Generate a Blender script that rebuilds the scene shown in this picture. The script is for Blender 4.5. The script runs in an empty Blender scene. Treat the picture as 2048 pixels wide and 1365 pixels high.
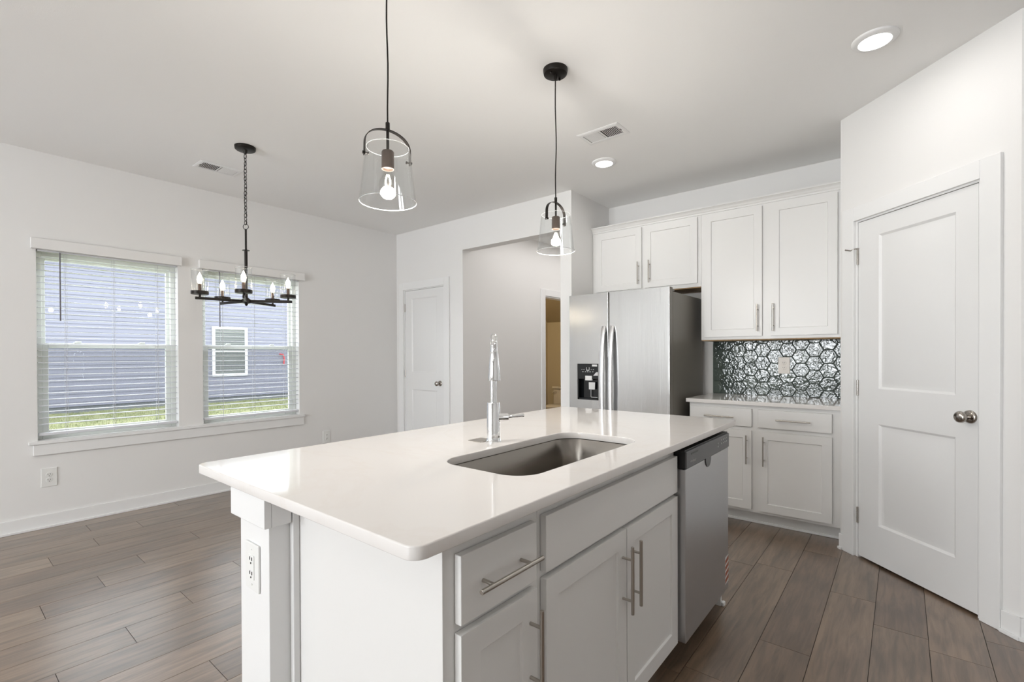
import bpy, bmesh, math, random
from mathutils import Vector, Matrix
random.seed(7)
PI = math.pi
C = bpy.context.scene.collection
SC = bpy.context.scene

# ---------------------------------------------------------------- camera
FPX, YAW, PITCH, ROLL, CX, CY, CAMH = 957.5586, .6834, -.0065, -.004, .3167, 34.1555, 1.2499
_c, _s = math.cos(YAW), math.sin(YAW)
_f = Vector((-_s, _c, 0)); _r = Vector((_c, _s, 0)); _u = Vector((0, 0, 1))
_f2 = _f * math.cos(PITCH) + _u * math.sin(PITCH); _u2 = _u * math.cos(PITCH) - _f * math.sin(PITCH)
_r3 = _r * math.cos(ROLL) + _u2 * math.sin(ROLL); _u3 = _u2 * math.cos(ROLL) - _r * math.sin(ROLL)
cam = bpy.data.objects.new('camera', bpy.data.cameras.new('camera')); C.objects.link(cam)
cam.data.sensor_width = 36.0
cam.data.lens = FPX / 2048 * 36
cam.data.shift_x = -CX / 2048; cam.data.shift_y = CY / 2048
cam.data.clip_start = .02; cam.data.clip_end = 200
M = Matrix(((_r3.x, _u3.x, -_f2.x, 0), (_r3.y, _u3.y, -_f2.y, 0), (_r3.z, _u3.z, -_f2.z, CAMH), (0, 0, 0, 1)))
cam.matrix_world = M
SC.camera = cam

# ---------------------------------------------------------------- exposure, sky, sun, big lights
SC.view_settings.view_transform = 'Standard'; SC.view_settings.look = 'None'
SC.view_settings.gamma = 1; SC.view_settings.use_curve_mapping = False
SC.view_settings.exposure = 0.56
w = bpy.data.worlds.new('sky'); SC.world = w; w.use_nodes = True
wn = w.node_tree; wn.nodes.clear()
wo = wn.nodes.new('ShaderNodeOutputWorld'); wb = wn.nodes.new('ShaderNodeBackground')
wb.inputs[0].default_value = (.90, .94, 1, 1); wb.inputs[1].default_value = 4.4
wn.links.new(wb.outputs[0], wo.inputs[0])

def light(name, kind, loc, rot, power, color=(1, 1, 1), sx=1, sy=1, spread=180):
    d = bpy.data.lights.new(name, kind); d.energy = power; d.color = color
    if kind == 'AREA':
        d.shape = 'RECTANGLE'; d.size = sx; d.size_y = sy; d.spread = math.radians(spread)
    o = bpy.data.objects.new(name, d); C.objects.link(o); o.location = loc; o.rotation_euler = rot
    return o
sun = light('sun', 'SUN', (-20, 0, 20), (0, math.radians(-28), math.radians(8)), 2.2, (1, .97, .90)); sun.data.angle = .01
REAR = -5.2
# daylight: area lamps at the added rear windows, tilted up to brighten the ceiling
for k, (x0, x1) in enumerate(((-3.35, -2.3), (-1.95, -.8))):
    light('daylight_fill', 'AREA', ((x0 + x1) / 2, REAR - .02, 1.42), (math.radians(90), 0, PI), 72, (.94, .975, 1), x1 - x0 - .1, 1.9).rotation_euler = (math.radians(120), 0, 0)

# ---------------------------------------------------------------- helpers
def bx(bm, x0, x1, y0, y1, z0, z1):
    v = [bm.verts.new(p) for p in ((x0, y0, z0), (x1, y0, z0), (x1, y1, z0), (x0, y1, z0), (x0, y0, z1), (x1, y0, z1), (x1, y1, z1), (x0, y1, z1))]
    for f in ((3, 2, 1, 0), (4, 5, 6, 7), (0, 1, 5, 4), (1, 2, 6, 5), (2, 3, 7, 6), (3, 0, 4, 7)):
        bm.faces.new([v[i] for i in f])

def frame_of(d):
    d = Vector(d).normalized()
    a = Vector((0, 0, 1)) if abs(d.z) < .9 else Vector((1, 0, 0))
    u = d.cross(a).normalized(); return u, d.cross(u).normalized()

def ring(bm, c, u, v, r, n, ru=1, rv=1):
    return [bm.verts.new(Vector(c) + u * (math.cos(2 * PI * i / n) * r * ru) + v * (math.sin(2 * PI * i / n) * r * rv)) for i in range(n)]

def skin(bm, rings, caps=True, closed=False):
    n = len(rings[0])
    for a, b in zip(rings, rings[1:] + ([rings[0]] if closed else [])):
        for i in range(n):
            bm.faces.new((a[i], a[(i + 1) % n], b[(i + 1) % n], b[i]))
    if caps and not closed:
        bm.faces.new(list(reversed(rings[0]))); bm.faces.new(rings[-1])

def cyl(bm, p0, p1, r0, r1=None, n=20, caps=True):
    u, v = frame_of(Vector(p1) - Vector(p0)); r1 = r0 if r1 is None else r1
    skin(bm, [ring(bm, p0, u, v, r0, n), ring(bm, p1, u, v, r1, n)], caps)

def tube(bm, pts, r, n=10, closed=False, flat=None):
    pts = [Vector(p) for p in pts]; R = r if isinstance(r, (list, tuple)) else [r] * len(pts)
    rings = []; u = None; m = len(pts)
    for i, p in enumerate(pts):
        a = pts[(i - 1) % m] if (closed or i > 0) else p; b = pts[(i + 1) % m] if (closed or i < m - 1) else p
        d = (b - a).normalized()
        if u is None: u, v = frame_of(d)
        u = (u - d * u.dot(d)).normalized(); v = d.cross(u).normalized()
        rings.append(ring(bm, p, u, v, R[i], n))
    skin(bm, rings, not closed, closed)

def lathe(bm, prof, n=32, c=(0, 0, 0), axis='z', caps=False):
    rings = []
    for r, z in prof:
        rr = []
        for i in range(n):
            a = 2 * PI * i / n; x, y = r * math.cos(a), r * math.sin(a)
            p = (x, y, z) if axis == 'z' else ((x, z, y) if axis == 'y' else (z, x, y))
            rr.append(bm.verts.new(Vector(c) + Vector(p)))
        rings.append(rr)
    skin(bm, rings, caps)
    return rings

def recalc(bm):
    bmesh.ops.recalc_face_normals(bm, faces=bm.faces[:])

def obj(name, bm, mat, parent=None, smooth=35, bevel=0, seg=2, fix=True):
    if fix: recalc(bm)
    me = bpy.data.meshes.new(name); bm.to_mesh(me); bm.free()
    if mat is not None: me.materials.append(mat)
    if smooth:
        me.shade_smooth(); me.set_sharp_from_angle(angle=math.radians(smooth))
    o = bpy.data.objects.new(name, me); C.objects.link(o)
    if parent is not None: o.parent = parent
    if bevel:
        m = o.modifiers.new('bevel', 'BEVEL'); m.width = bevel; m.segments = seg; m.limit_method = 'ANGLE'; m.angle_limit = math.radians(40); m.harden_normals = True
    return o

def NB(): return bmesh.new()
def boxo(name, b, mat, parent=None, bevel=.0015, **k):
    bm = NB()
    for q in (b if isinstance(b[0], (tuple, list)) else [b]): bx(bm, *q)
    return obj(name, bm, mat, parent, bevel=bevel, **k)

def tag(o, label=None, cat=None, group=None, kind=None):
    if label: o['label'] = label
    if cat: o['category'] = cat
    if group: o['group'] = group
    if kind: o['kind'] = kind
    return o
def thing(name, label, cat, loc=(0, 0, 0), rz=0, group=None):
    o = bpy.data.objects.new(name, None); C.objects.link(o); o.empty_display_size = .05
    o.location = loc; o.rotation_euler = (0, 0, rz)
    return tag(o, label, cat, group)
def struct(o): o['kind'] = 'structure'; return o
def sthing(name, label, cat, loc=(0, 0, 0), rz=0):
    return struct(thing(name, label, cat, loc, rz))
def copy_tree(o, parent=None):
    c = o.copy(); C.objects.link(c); c.parent = parent
    for ch in list(o.children): copy_tree(ch, c)
    return c

def panel_front(bm, x0, x1, z0, z1, panels, depth, inset, yf=0, raised=0, rin=.02):
    """front skin (facing -y) of a door with recessed panels"""
    xs = sorted({x0, x1} | {p[0] for p in panels} | {p[1] for p in panels})
    zs = sorted({z0, z1} | {p[2] for p in panels} | {p[3] for p in panels})
    V = {}
    def v(x, y, z):
        k = (round(x, 5), round(y, 5), round(z, 5))
        if k not in V: V[k] = bm.verts.new((x, y, z))
        return V[k]
    def q(*ps): bm.faces.new([v(*p) for p in ps])
    for i in range(len(xs) - 1):
        for j in range(len(zs) - 1):
            a, b, c, d = xs[i], xs[i + 1], zs[j], zs[j + 1]
            if any(p[0] <= a + 1e-6 and p[1] >= b - 1e-6 and p[2] <= c + 1e-6 and p[3] >= d - 1e-6 for p in panels): continue
            q((a, yf, c), (b, yf, c), (b, yf, d), (a, yf, d))
    for (a, b, c, d) in panels:
        loops = [(a, b, c, d, yf), (a + inset, b - inset, c + inset, d - inset, yf + depth)]
        if raised:
            loops += [(a + inset + rin * .4, b - inset - rin * .4, c + inset + rin * .4, d - inset - rin * .4, yf + depth),
                      (a + inset + rin, b - inset - rin, c + inset + rin, d - inset - rin, yf + depth - raised)]
        for L, K in zip(loops, loops[1:]):
            A = [(L[0], L[4], L[2]), (L[1], L[4], L[2]), (L[1], L[4], L[3]), (L[0], L[4], L[3])]
            B = [(K[0], K[4], K[2]), (K[1], K[4], K[2]), (K[1], K[4], K[3]), (K[0], K[4], K[3])]
            for i in range(4): q(A[i], A[(i + 1) % 4], B[(i + 1) % 4], B[i])
        K = loops[-1]; q((K[0], K[4], K[2]), (K[1], K[4], K[2]), (K[1], K[4], K[3]), (K[0], K[4], K[3]))

def door_mesh(x0, x1, z0, z1, t, panels, depth, inset, yf=0, raised=0, rin=.02):
    bm = NB(); panel_front(bm, x0, x1, z0, z1, panels, depth, inset, yf, raised, rin)
    y1 = yf + t
    def f(*p): bm.faces.new([bm.verts.new(a) for a in p])
    f((x0, y1, z0), (x0, y1, z1), (x1, y1, z1), (x1, y1, z0))
    f((x0, yf, z0), (x0, yf, z1), (x0, y1, z1), (x0, y1, z0)); f((x1, yf, z0), (x1, y1, z0), (x1, y1, z1), (x1, yf, z1))
    f((x0, yf, z1), (x1, yf, z1), (x1, y1, z1), (x0, y1, z1)); f((x0, yf, z0), (x0, y1, z0), (x1, y1, z0), (x1, yf, z0))
    bmesh.ops.remove_doubles(bm, verts=bm.verts[:], dist=1e-5)
    return bm

def wall_mesh(x0, x1, z0, z1, t, holes, yf=0):
    xs = sorted({x0, x1} | {h[0] for h in holes} | {h[1] for h in holes})
    zs = sorted({z0, z1} | {h[2] for h in holes} | {h[3] for h in holes})
    bm = NB()
    def solid(i, j):
        if i < 0 or j < 0 or i >= len(xs) - 1 or j >= len(zs) - 1: return False
        a, b, c, d = xs[i], xs[i + 1], zs[j], zs[j + 1]
        return not any(h[0] <= a + 1e-6 and h[1] >= b - 1e-6 and h[2] <= c + 1e-6 and h[3] >= d - 1e-6 for h in holes)
    def f(*p): bm.faces.new([bm.verts.new(a) for a in p])
    for i in range(len(xs) - 1):
        for j in range(len(zs) - 1):
            if not solid(i, j): continue
            a, b, c, d = xs[i], xs[i + 1], zs[j], zs[j + 1]; y0, y1 = yf, yf + t
            f((a, y0, c), (b, y0, c), (b, y0, d), (a, y0, d)); f((a, y1, c), (a, y1, d), (b, y1, d), (b, y1, c))
            if not solid(i - 1, j): f((a, y0, c), (a, y0, d), (a, y1, d), (a, y1, c))
            if not solid(i + 1, j): f((b, y0, c), (b, y1, c), (b, y1, d), (b, y0, d))
            if not solid(i, j - 1): f((a, y0, c), (a, y1, c), (b, y1, c), (b, y0, c))
            if not solid(i, j + 1): f((a, y0, d), (b, y0, d), (b, y1, d), (a, y1, d))
    bmesh.ops.remove_doubles(bm, verts=bm.verts[:], dist=1e-5)
    return bm

def rrect(x0, x1, y0, y1, r, n=8):
    pts = []
    for cx, cy, a0 in ((x1 - r, y0 + r, -90), (x1 - r, y1 - r, 0), (x0 + r, y1 - r, 90), (x0 + r, y0 + r, 180)):
        for i in range(n + 1):
            a = math.radians(a0 + 90 * i / n); pts.append((cx + r * math.cos(a), cy + r * math.sin(a)))
    return pts

def slab_curve(name, loops, z0, z1, bev, mat, parent=None):
    cu = bpy.data.curves.new(name, 'CURVE'); cu.dimensions = '2D'; cu.fill_mode = 'BOTH'
    for L in loops:
        s = cu.splines.new('POLY'); s.points.add(len(L) - 1); s.use_cyclic_u = True
        for p, q in zip(s.points, L): p.co = (q[0], q[1], 0, 1)
    cu.extrude = (z1 - z0) / 2 - bev; cu.bevel_depth = bev; cu.bevel_resolution = 2; cu.offset = -bev
    t = bpy.data.objects.new('t', cu); C.objects.link(t)
    me = bpy.data.meshes.new_from_object(t.evaluated_get(bpy.context.evaluated_depsgraph_get()))
    bpy.data.objects.remove(t)
    for v in me.vertices: v.co.z += (z0 + z1) / 2
    me.name = name; me.materials.clear(); me.materials.append(mat)
    me.shade_smooth(); me.set_sharp_from_angle(angle=math.radians(40))
    o = bpy.data.objects.new(name, me); C.objects.link(o); o.parent = parent
    return o

def text(s, size, mat, parent, loc, rot, name='lettering', ext=.0002):
    cu = bpy.data.curves.new(name, 'FONT'); cu.body = s; cu.size = size; cu.extrude = ext; cu.align_x = 'CENTER'; cu.align_y = 'CENTER'
    t = bpy.data.objects.new('t', cu); C.objects.link(t)
    me = bpy.data.meshes.new_from_object(t.evaluated_get(bpy.context.evaluated_depsgraph_get()))
    bpy.data.objects.remove(t); me.materials.clear(); me.materials.append(mat)
    o = bpy.data.objects.new(name, me); C.objects.link(o); o.parent = parent; o.location = loc; o.rotation_euler = rot
    return o

# ---------------------------------------------------------------- materials
def lin(c):
    if isinstance(c, (tuple, list)) and max(c) > 1.0:
        c = [x / 255 for x in c]; return tuple((x / 12.92 if x <= .04045 else ((x + .055) / 1.055) ** 2.4) for x in c)
    return tuple(c)
MATS = {}
def mat(name, col, rough=.5, metal=0, spec=.5, bump=None, emit=None, es=0, coat=0, aniso=0, stretch=None, trans=0, ior=1.45):
    m = bpy.data.materials.new(name); m.use_nodes = True; t = m.node_tree; b = t.nodes['Principled BSDF']
    b.inputs['Base Color'].default_value = (*lin(col), 1); b.inputs['Roughness'].default_value = rough
    b.inputs['Metallic'].default_value = metal; b.inputs['Specular IOR Level'].default_value = spec
    b.inputs['Coat Weight'].default_value = coat; b.inputs['IOR'].default_value = ior
    b.inputs['Transmission Weight'].default_value = trans
    if aniso: b.inputs['Anisotropic'].default_value = aniso
    if emit: b.inputs['Emission Color'].default_value = (*lin(emit), 1); b.inputs['Emission Strength'].default_value = es
    if bump:
        sc, st, dist = bump
        tc = t.nodes.new('ShaderNodeTexCoord'); n = t.nodes.new('ShaderNodeTexNoise'); n.inputs['Scale'].default_value = sc; n.inputs['Detail'].default_value = 3
        src = tc.outputs['Object']
        if stretch:
            mp = t.nodes.new('ShaderNodeMapping'); mp.inputs['Scale'].default_value = stretch; t.links.new(src, mp.inputs[0]); src = mp.outputs[0]
        t.links.new(src, n.inputs['Vector'])
        bp = t.nodes.new('ShaderNodeBump'); bp.inputs['Strength'].default_value = st; bp.inputs['Distance'].default_value = dist
        t.links.new(n.outputs['Fac'], bp.inputs['Height']); t.links.new(bp.outputs[0], b.inputs['Normal'])
    MATS[name] = m; return m

m_wall = mat('wall_paint', (.82, .812, .80), .55, bump=(260, .12, .002), spec=.35)
m_ceil = mat('ceiling_paint', (.915, .912, .90), .8, bump=(220, .15, .002), spec=.2)
m_trim = mat('trim_paint', (.84, .84, .835), .32)
m_door = mat('door_paint', (.81, .81, .805), .38, bump=(90, .04, .001))
m_cab = mat('cabinet_paint', (.785, .777, .76), .33)
m_black = mat('oil_rubbed_bronze', (.018, .015, .013), .38, metal=.6)
m_bronze = mat('brown_bronze', (.12, .075, .055), .4, metal=.6)
m_chrome = mat('polished_chrome', (.86, .87, .88), .04, metal=1)
m_nickel = mat('brushed_nickel', (.46, .43, .39), .28, metal=1, bump=(60, .05, .001), stretch=(1, 1, 30))
m_dnickel = mat('satin_door_nickel', (.42, .39, .36), .2, metal=1)
m_steel = mat('stainless_steel', (.50, .50, .495), .20, metal=1, bump=(2.6, .13, .01), stretch=(6, 6, .3))
m_steel2 = mat('dishwasher_steel', (.52, .52, .53), .34, metal=1, bump=(40, .04, .001), stretch=(1, 30, 1))
m_sink = mat('sink_steel', (.27, .25, .225), .26, metal=1, bump=(30, .05, .001), stretch=(20, 1, 1))
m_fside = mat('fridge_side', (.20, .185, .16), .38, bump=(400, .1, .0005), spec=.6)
m_bplast = mat('black_plastic', (.012, .012, .013), .3)
m_gpanel = mat('control_panel', (.10, .10, .105), .3, metal=.4)
m_blackgl = mat('gloss_black', (.006, .007, .008), .08)
m_dark = mat('dark_void', (.02, .018, .016), .8)
m_white = mat('white_plastic', (.82, .82, .80), .3)
m_ivory = mat('ivory_plastic', (.82, .76, .69), .35)
m_vinyl = mat('window_vinyl', (.78, .80, .76), .4)
m_slat = mat('blind_slat', (.74, .75, .78), .45)
m_cord = mat('blind_cord', (.55, .55, .57), .7)
m_wand = mat('wand_plastic', (.16, .15, .17), .25)
m_label = mat('white_label', (.75, .75, .74), .5)
m_icon = mat('icon_print', (.62, .62, .62), .5)
m_orange = mat('orange_tape', (.36, .10, .05), .5)
m_ply = mat('raw_wood', (.33, .215, .11), .6, bump=(60, .1, .001))
m_porc = mat('porcelain', (.72, .64, .53), .12)
m_bath = mat('bath_wall_paint', (.60, .50, .33), .6)
m_bceil = mat('bath_ceiling_paint', (.50, .41, .27), .7)
m_tape = mat('red_hose', (.55, .03, .04), .5)
m_found = mat('foundation', (.10, .105, .11), .9, bump=(40, .3, .01))
m_siding = mat('lavender_siding', (.165, .165, .203), .6, bump=(50, .05, .002))
m_xtrim = mat('exterior_trim', (.55, .55, .57), .5)
m_bulb = mat('lamp_glow', (1, .95, .85), .5, emit=(1, .86, .66), es=22)
m_fil = mat('filament_glow', (1, .9, .75), .5, emit=(1, .83, .6), es=40)
m_can = mat('can_diffuser', (1, 1, 1), .5, emit=(1, .985, .95), es=6)
m_socket = mat('socket_bronze', (.085, .062, .05), .38, metal=.7, bump=(80, .3, .001), stretch=(1, 1, .1))

def glass_mat(name, ior=1.45, tint=(1, 1, 1), rough=0):
    m = bpy.data.materials.new(name); m.use_nodes = True; t = m.node_tree; t.nodes.clear()
    o = t.nodes.new('ShaderNodeOutputMaterial'); g = t.nodes.new('ShaderNodeBsdfGlass'); g.inputs['IOR'].default_value = ior
    g.inputs['Color'].default_value = (*tint, 1); g.inputs['Roughness'].default_value = rough
    t.links.new(g.outputs[0], o.inputs[0]); return m
def pane_mat(name, tint=(.97, .98, .98), ior=1.45):
    m = bpy.data.materials.new(name); m.use_nodes = True; t = m.node_tree; t.nodes.clear()
    o = t.nodes.new('ShaderNodeOutputMaterial'); a = t.nodes.new('ShaderNodeBsdfTransparent'); a.inputs[0].default_value = (*tint, 1)
    g = t.nodes.new('ShaderNodeBsdfGlossy'); g.inputs['Roughness'].default_value = 0.0
    x = t.nodes.new('ShaderNodeMixShader'); f = t.nodes.new('ShaderNodeFresnel'); f.inputs[0].default_value = ior
    gm = t.nodes.new('ShaderNodeNewGeometry'); sb = t.nodes.new('ShaderNodeMath'); sb.operation = 'MULTIPLY_ADD'; sb.inputs[1].default_value = -1; sb.inputs[2].default_value = 1; t.links.new(gm.outputs['Backfacing'], sb.inputs[0]); ml = t.nodes.new('ShaderNodeMath'); ml.operation = 'MULTIPLY'; t.links.new(f.outputs[0], ml.inputs[0]); t.links.new(sb.outputs[0], ml.inputs[1]); t.links.new(ml.outputs[0], x.inputs[0]); t.links.new(a.outputs[0], x.inputs[1]); t.links.new(g.outputs[0], x.inputs[2]); t.links.new(x.outputs[0], o.inputs[0]); return m
m_glass = pane_mat('shade_glass', (.975, .98, .98), 1.75)
m_thin = pane_mat('bulb_glass', (.98, .98, .97), 1.35)
m_pane = pane_mat('window_glass', (.95, .97, .98), 1.45)
m_screen = bpy.data.materials.new('insect_screen'); m_screen.use_nodes = True
_t = m_screen.node_tree; _b = _t.nodes['Principled BSDF']; _b.inputs['Base Color'].default_value = (.10, .10, .11, 1); _b.inputs['Alpha'].default_value = .20
m_rim_glint = mat('glass_rim_glint', (.5, .51, .51), .12, spec=.8); m_rim_glint.node_tree.nodes['Principled BSDF'].inputs['Alpha'].default_value = .42  # whitish see-through colour stands in for light caught on glass edges
m_nglass = mat('neighbour_glass', (.03, .035, .03), .08, spec=.8)

def quartz(name):
    m = mat(name, (.86, .83, .80), .07); t = m.node_tree; b = t.nodes['Principled BSDF']
    tc = t.nodes.new('ShaderNodeTexCoord')
    n1 = t.nodes.new('ShaderNodeTexNoise'); n1.inputs['Scale'].default_value = 1.3; n1.inputs['Detail'].default_value = 6; n1.inputs['Roughness'].default_value = .6; n1.inputs['Distortion'].default_value = 1.2
    r1 = t.nodes.new('ShaderNodeValToRGB'); e = r1.color_ramp.elements
    e[0].position = .475; e[0].color = (.79, .76, .735, 1); e[1].position = .53; e[1].color = (.79, .76, .735, 1)
    k = e.new(.5); k.color = (.765, .72, .685, 1)
    n2 = t.nodes.new('ShaderNodeTexNoise'); n2.inputs['Scale'].default_value = 5; n2.inputs['Detail'].default_value = 4
    mx = t.nodes.new('ShaderNodeMixRGB'); mx.blend_type = 'MIX'; mx.inputs[1].default_value = (.78, .76, .74, 1)
    t.links.new(tc.outputs['Object'], n1.inputs[0]); t.links.new(tc.outputs['Object'], n2.inputs[0]); t.links.new(n1.outputs[0], r1.inputs[0])
    t.links.new(n2.outputs[0], mx.inputs[0]); t.links.new(r1.outputs[0], mx.inputs[2]); t.links.new(mx.outputs[0], b.inputs['Base Color'])
    return m
m_quartz = quartz('white_quartz')

def wood_floor():
    m = bpy.data.materials.new('floor_planks'); m.use_nodes = True; t = m.node_tree; b = t.nodes['Principled BSDF']
    at = t.nodes.new('ShaderNodeAttribute'); at.attribute_name = 'plank'
    tc = t.nodes.new('ShaderNodeTexCoord'); sep = t.nodes.new('ShaderNodeSeparateColor')
    t.links.new(at.outputs['Color'], sep.inputs[0])
    off = t.nodes.new('ShaderNodeVectorMath'); off.operation = 'MULTIPLY_ADD'; off.inputs[1].default_value = (17, 23, 9)
    t.links.new(at.outputs['Color'], off.inputs[0]); t.links.new(tc.outputs['Object'], off.inputs[2])
    mp = t.nodes.new('ShaderNodeMapping'); mp.inputs['Scale'].default_value = (1, .085, 1); t.links.new(off.outputs[0], mp.inputs[0])
    g = t.nodes.new('ShaderNodeTexNoise'); g.inputs['Scale'].default_value = 42; g.inputs['Detail'].default_value = 7; g.inputs['Roughness'].default_value = .62; g.inputs['Distortion'].default_value = .6
    t.links.new(mp.outputs[0], g.inputs[0])
    mp2 = t.nodes.new('ShaderNodeMapping'); mp2.inputs['Scale'].default_value = (1, .22, 1); t.links.new(off.outputs[0], mp2.inputs[0])
    g2 = t.nodes.new('ShaderNodeTexNoise'); g2.inputs['Scale'].default_value = 5; g2.inputs['Detail'].default_value = 4; g2.inputs['Distortion'].default_value = 1.4
    t.links.new(mp2.outputs[0], g2.inputs[0])
    wv = t.nodes.new('ShaderNodeTexWave'); wv.wave_type = 'RINGS'; wv.rings_direction = 'X'; wv.inputs['Scale'].default_value = 5.5; wv.inputs['Distortion'].default_value = 7; wv.inputs['Detail'].default_value = 3; wv.inputs['Detail Scale'].default_value = 1.4
    mp3 = t.nodes.new('ShaderNodeMapping'); mp3.inputs['Scale'].default_value = (1.6, .16, 1); t.links.new(off.outputs[0], mp3.inputs[0]); t.links.new(mp3.outputs[0], wv.inputs[0])
    r = t.nodes.new('ShaderNodeValToRGB'); e = r.color_ramp.elements
    e[0].position = .0; e[0].color = (.19, .124, .08, 1); e[1].position = 1; e[1].color = (.275, .20, .138, 1)
    k = e.new(.45); k.color = (.235, .162, .108, 1); k = e.new(.7); k.color = (.255, .17, .112, 1)
    t.links.new(sep.outputs[0], r.inputs[0])
    def ramp(a, c0, b2, c1):
        q = t.nodes.new('ShaderNodeValToRGB'); q.color_ramp.elements[0].position = a; q.color_ramp.elements[0].color = (c0,) * 3 + (1,)
        q.color_ramp.elements[1].position = b2; q.color_ramp.elements[1].color = (c1,) * 3 + (1,); return q
    q1 = ramp(.36, .70, .60, 1.04); t.links.new(g.outputs[0], q1.inputs[0])
    q2 = ramp(.30, .78, .65, 1.05); t.links.new(g2.outputs[0], q2.inputs[0])
    q3 = ramp(.0, .84, .5, 1.0); t.links.new(wv.outputs[0], q3.inputs[0])
    col = r.outputs[0]
    for q in (q1, q2, q3):
        mm = t.nodes.new('ShaderNodeMixRGB'); mm.blend_type = 'MULTIPLY'; mm.inputs[0].default_value = 1
        t.links.new(col, mm.inputs[1]); t.links.new(q.outputs[0], mm.inputs[2]); col = mm.outputs[0]
    t.links.new(col, b.inputs['Base Color'])
    b.inputs['Roughness'].default_value = .34; b.inputs['Specular IOR Level'].default_value = .6; b.inputs['Coat Weight'].default_value = .8; b.inputs['Coat Roughness'].default_value = .27
    bp = t.nodes.new('ShaderNodeBump'); bp.inputs['Strength'].default_value = .10; bp.inputs['Distance'].default_value = .002
    t.links.new(g.outputs[0], bp.inputs['Height']); t.links.new(bp.outputs[0], b.inputs['Normal'])
    return m
m_floor = wood_floor()

def tile_mat():
    m = mat('hex_glass_tile', (.14, .165, .15), .05, spec=.9); t = m.node_tree; b = t.nodes['Principled BSDF']
    b.inputs['IOR'].default_value = 1.55; b.inputs['Specular IOR Level'].default_value = .5
    tc = t.nodes.new('ShaderNodeTexCoord'); at = t.nodes.new('ShaderNodeAttribute'); at.attribute_name = 'tile'
    off = t.nodes.new('ShaderNodeVectorMath'); off.operation = 'MULTIPLY_ADD'; off.inputs[1].default_value = (3, 5, 7)
    t.links.new(at.outputs['Color'], off.inputs[0]); t.links.new(tc.outputs['Object'], off.inputs[2])
    n = t.nodes.new('ShaderNodeTexNoise'); n.inputs['Scale'].default_value = 30; n.inputs['Detail'].default_value = 1.2; n.inputs['Distortion'].default_value = 1.1
    t.links.new(off.outputs[0], n.inputs[0])
    bp = t.nodes.new('ShaderNodeBump'); bp.inputs['Strength'].default_value = .45; bp.inputs['Distance'].default_value = .006
    t.links.new(n.outputs[0], bp.inputs['Height']); t.links.new(bp.outputs[0], b.inputs['Normal'])
    r = t.nodes.new('ShaderNodeValToRGB'); e = r.color_ramp.elements; e[0].color = (.07, .09, .08, 1); e[1].color = (.14, .17, .15, 1)
    s = t.nodes.new('ShaderNodeSeparateColor'); t.links.new(at.outputs['Color'], s.inputs[0]); t.links.new(s.outputs[0], r.inputs[0]); t.links.new(r.outputs[0], b.inputs['Base Color'])
    return m
m_tile = tile_mat()
m_grout = mat('dark_grout', (.07, .085, .075), .75)

def grass_mat():
    m = mat('grass', (.2, .25, .06), .8); t = m.node_tree; b = t.nodes['Principled BSDF']
    tc = t.nodes.new('ShaderNodeTexCoord'); n = t.nodes.new('ShaderNodeTexNoise'); n.inputs['Scale'].default_value = 5; n.inputs['Detail'].default_value = 8; n.inputs['Roughness'].default_value = .75
    r = t.nodes.new('ShaderNodeValToRGB'); e = r.color_ramp.elements; e[0].position = .35; e[0].color = (.065, .08, .028, 1); e[1].position = .68; e[1].color = (.31, .285, .18, 1)
    k = e.new(.5); k.color = (.21, .225, .09, 1)
    t.links.new(tc.outputs['Object'], n.inputs[0]); t.links.new(n.outputs[0], r.inputs[0]); t.links.new(r.outputs[0], b.inputs['Base Color']); return m
m_grass = grass_mat()

# ---------------------------------------------------------------- the room
XW, YB, YK, H = -4.854, 3.702, 4.42, 2.74
XJ, XP = -3.704, -2.319       # left jamb of the cased opening ; fridge-side partition
XR = 3.1
# floor: planks running along y, one mesh
def make_floor():
    PW, X0 = .1912, -.292
    bm = NB(); lay = bm.loops.layers.color.new('plank')
    joints = {20: .723, 19: .477, 17: .834, 16: .612, 15: .356, 13: .849, 12: .577, 11: .317, 9: .729, 14: 1.176, 18: 1.185, 0: 2.300 , -1: 3.0, -2: 2.757, 1: 3.134}
    L = 1.22; g = .0011
    k = -18
    while True:
        xa = X0 - PW * k - PW; xb = xa + PW
        if xb < XW - .3: break
        j0 = joints.get(k, None)
        if k == 0: j0 = 2.300
        rnd = random.Random(k * 7 + 3)
        if j0 is None: j0 = rnd.uniform(0, L)
        y = j0 - math.ceil((j0 - REAR + .1) / L) * L
        while y < 8:
            a = max(xa + g, XW - .1); b = min(xb - g, XR + .1); y0, y1 = max(y + g, REAR - .1), min(y + L - g, 7.7)
            if b > a and y1 > y0:
                c = (rnd.random(), rnd.random(), rnd.random(), 1)
                z = 0.0
                v = [bm.verts.new(p) for p in ((a, y0, z), (b, y0, z), (b, y1, z), (a, y1, z))]
                f = bm.faces.new(v)
                e = .0002
                lo = [bm.verts.new(p) for p in ((a - e, y0 - e, z - .003), (b + e, y0 - e, z - .003), (b + e, y1 + e, z - .003), (a - e, y1 + e, z - .003))]
                fs = [f] + [bm.faces.new((v[i], lo[i], lo[(i + 1) % 4], v[(i + 1) % 4])) for i in range(4)]
                for ff in fs:
                    for lp in ff.loops: lp[lay] = c
            y += L
        k += 1
    v = [bm.verts.new(p) for p in ((XW - .1, REAR - .1, -.004), (XR + .1, REAR - .1, -.004), (XR + .1, 7.7, -.004), (XW - .1, 7.7, -.004))]
    f = bm.faces.new(v)
    for lp in f.loops: lp[lay] = (0, 0, 0, 1)
    f.material_index = 1
    o = obj('floor', bm, m_floor, smooth=0, fix=False); o.data.materials.append(m_dark)
    return o
fl = make_floor(); struct(fl); tag(fl, 'brown wood plank floor running from the kitchen to the window wall', 'floor')

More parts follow.
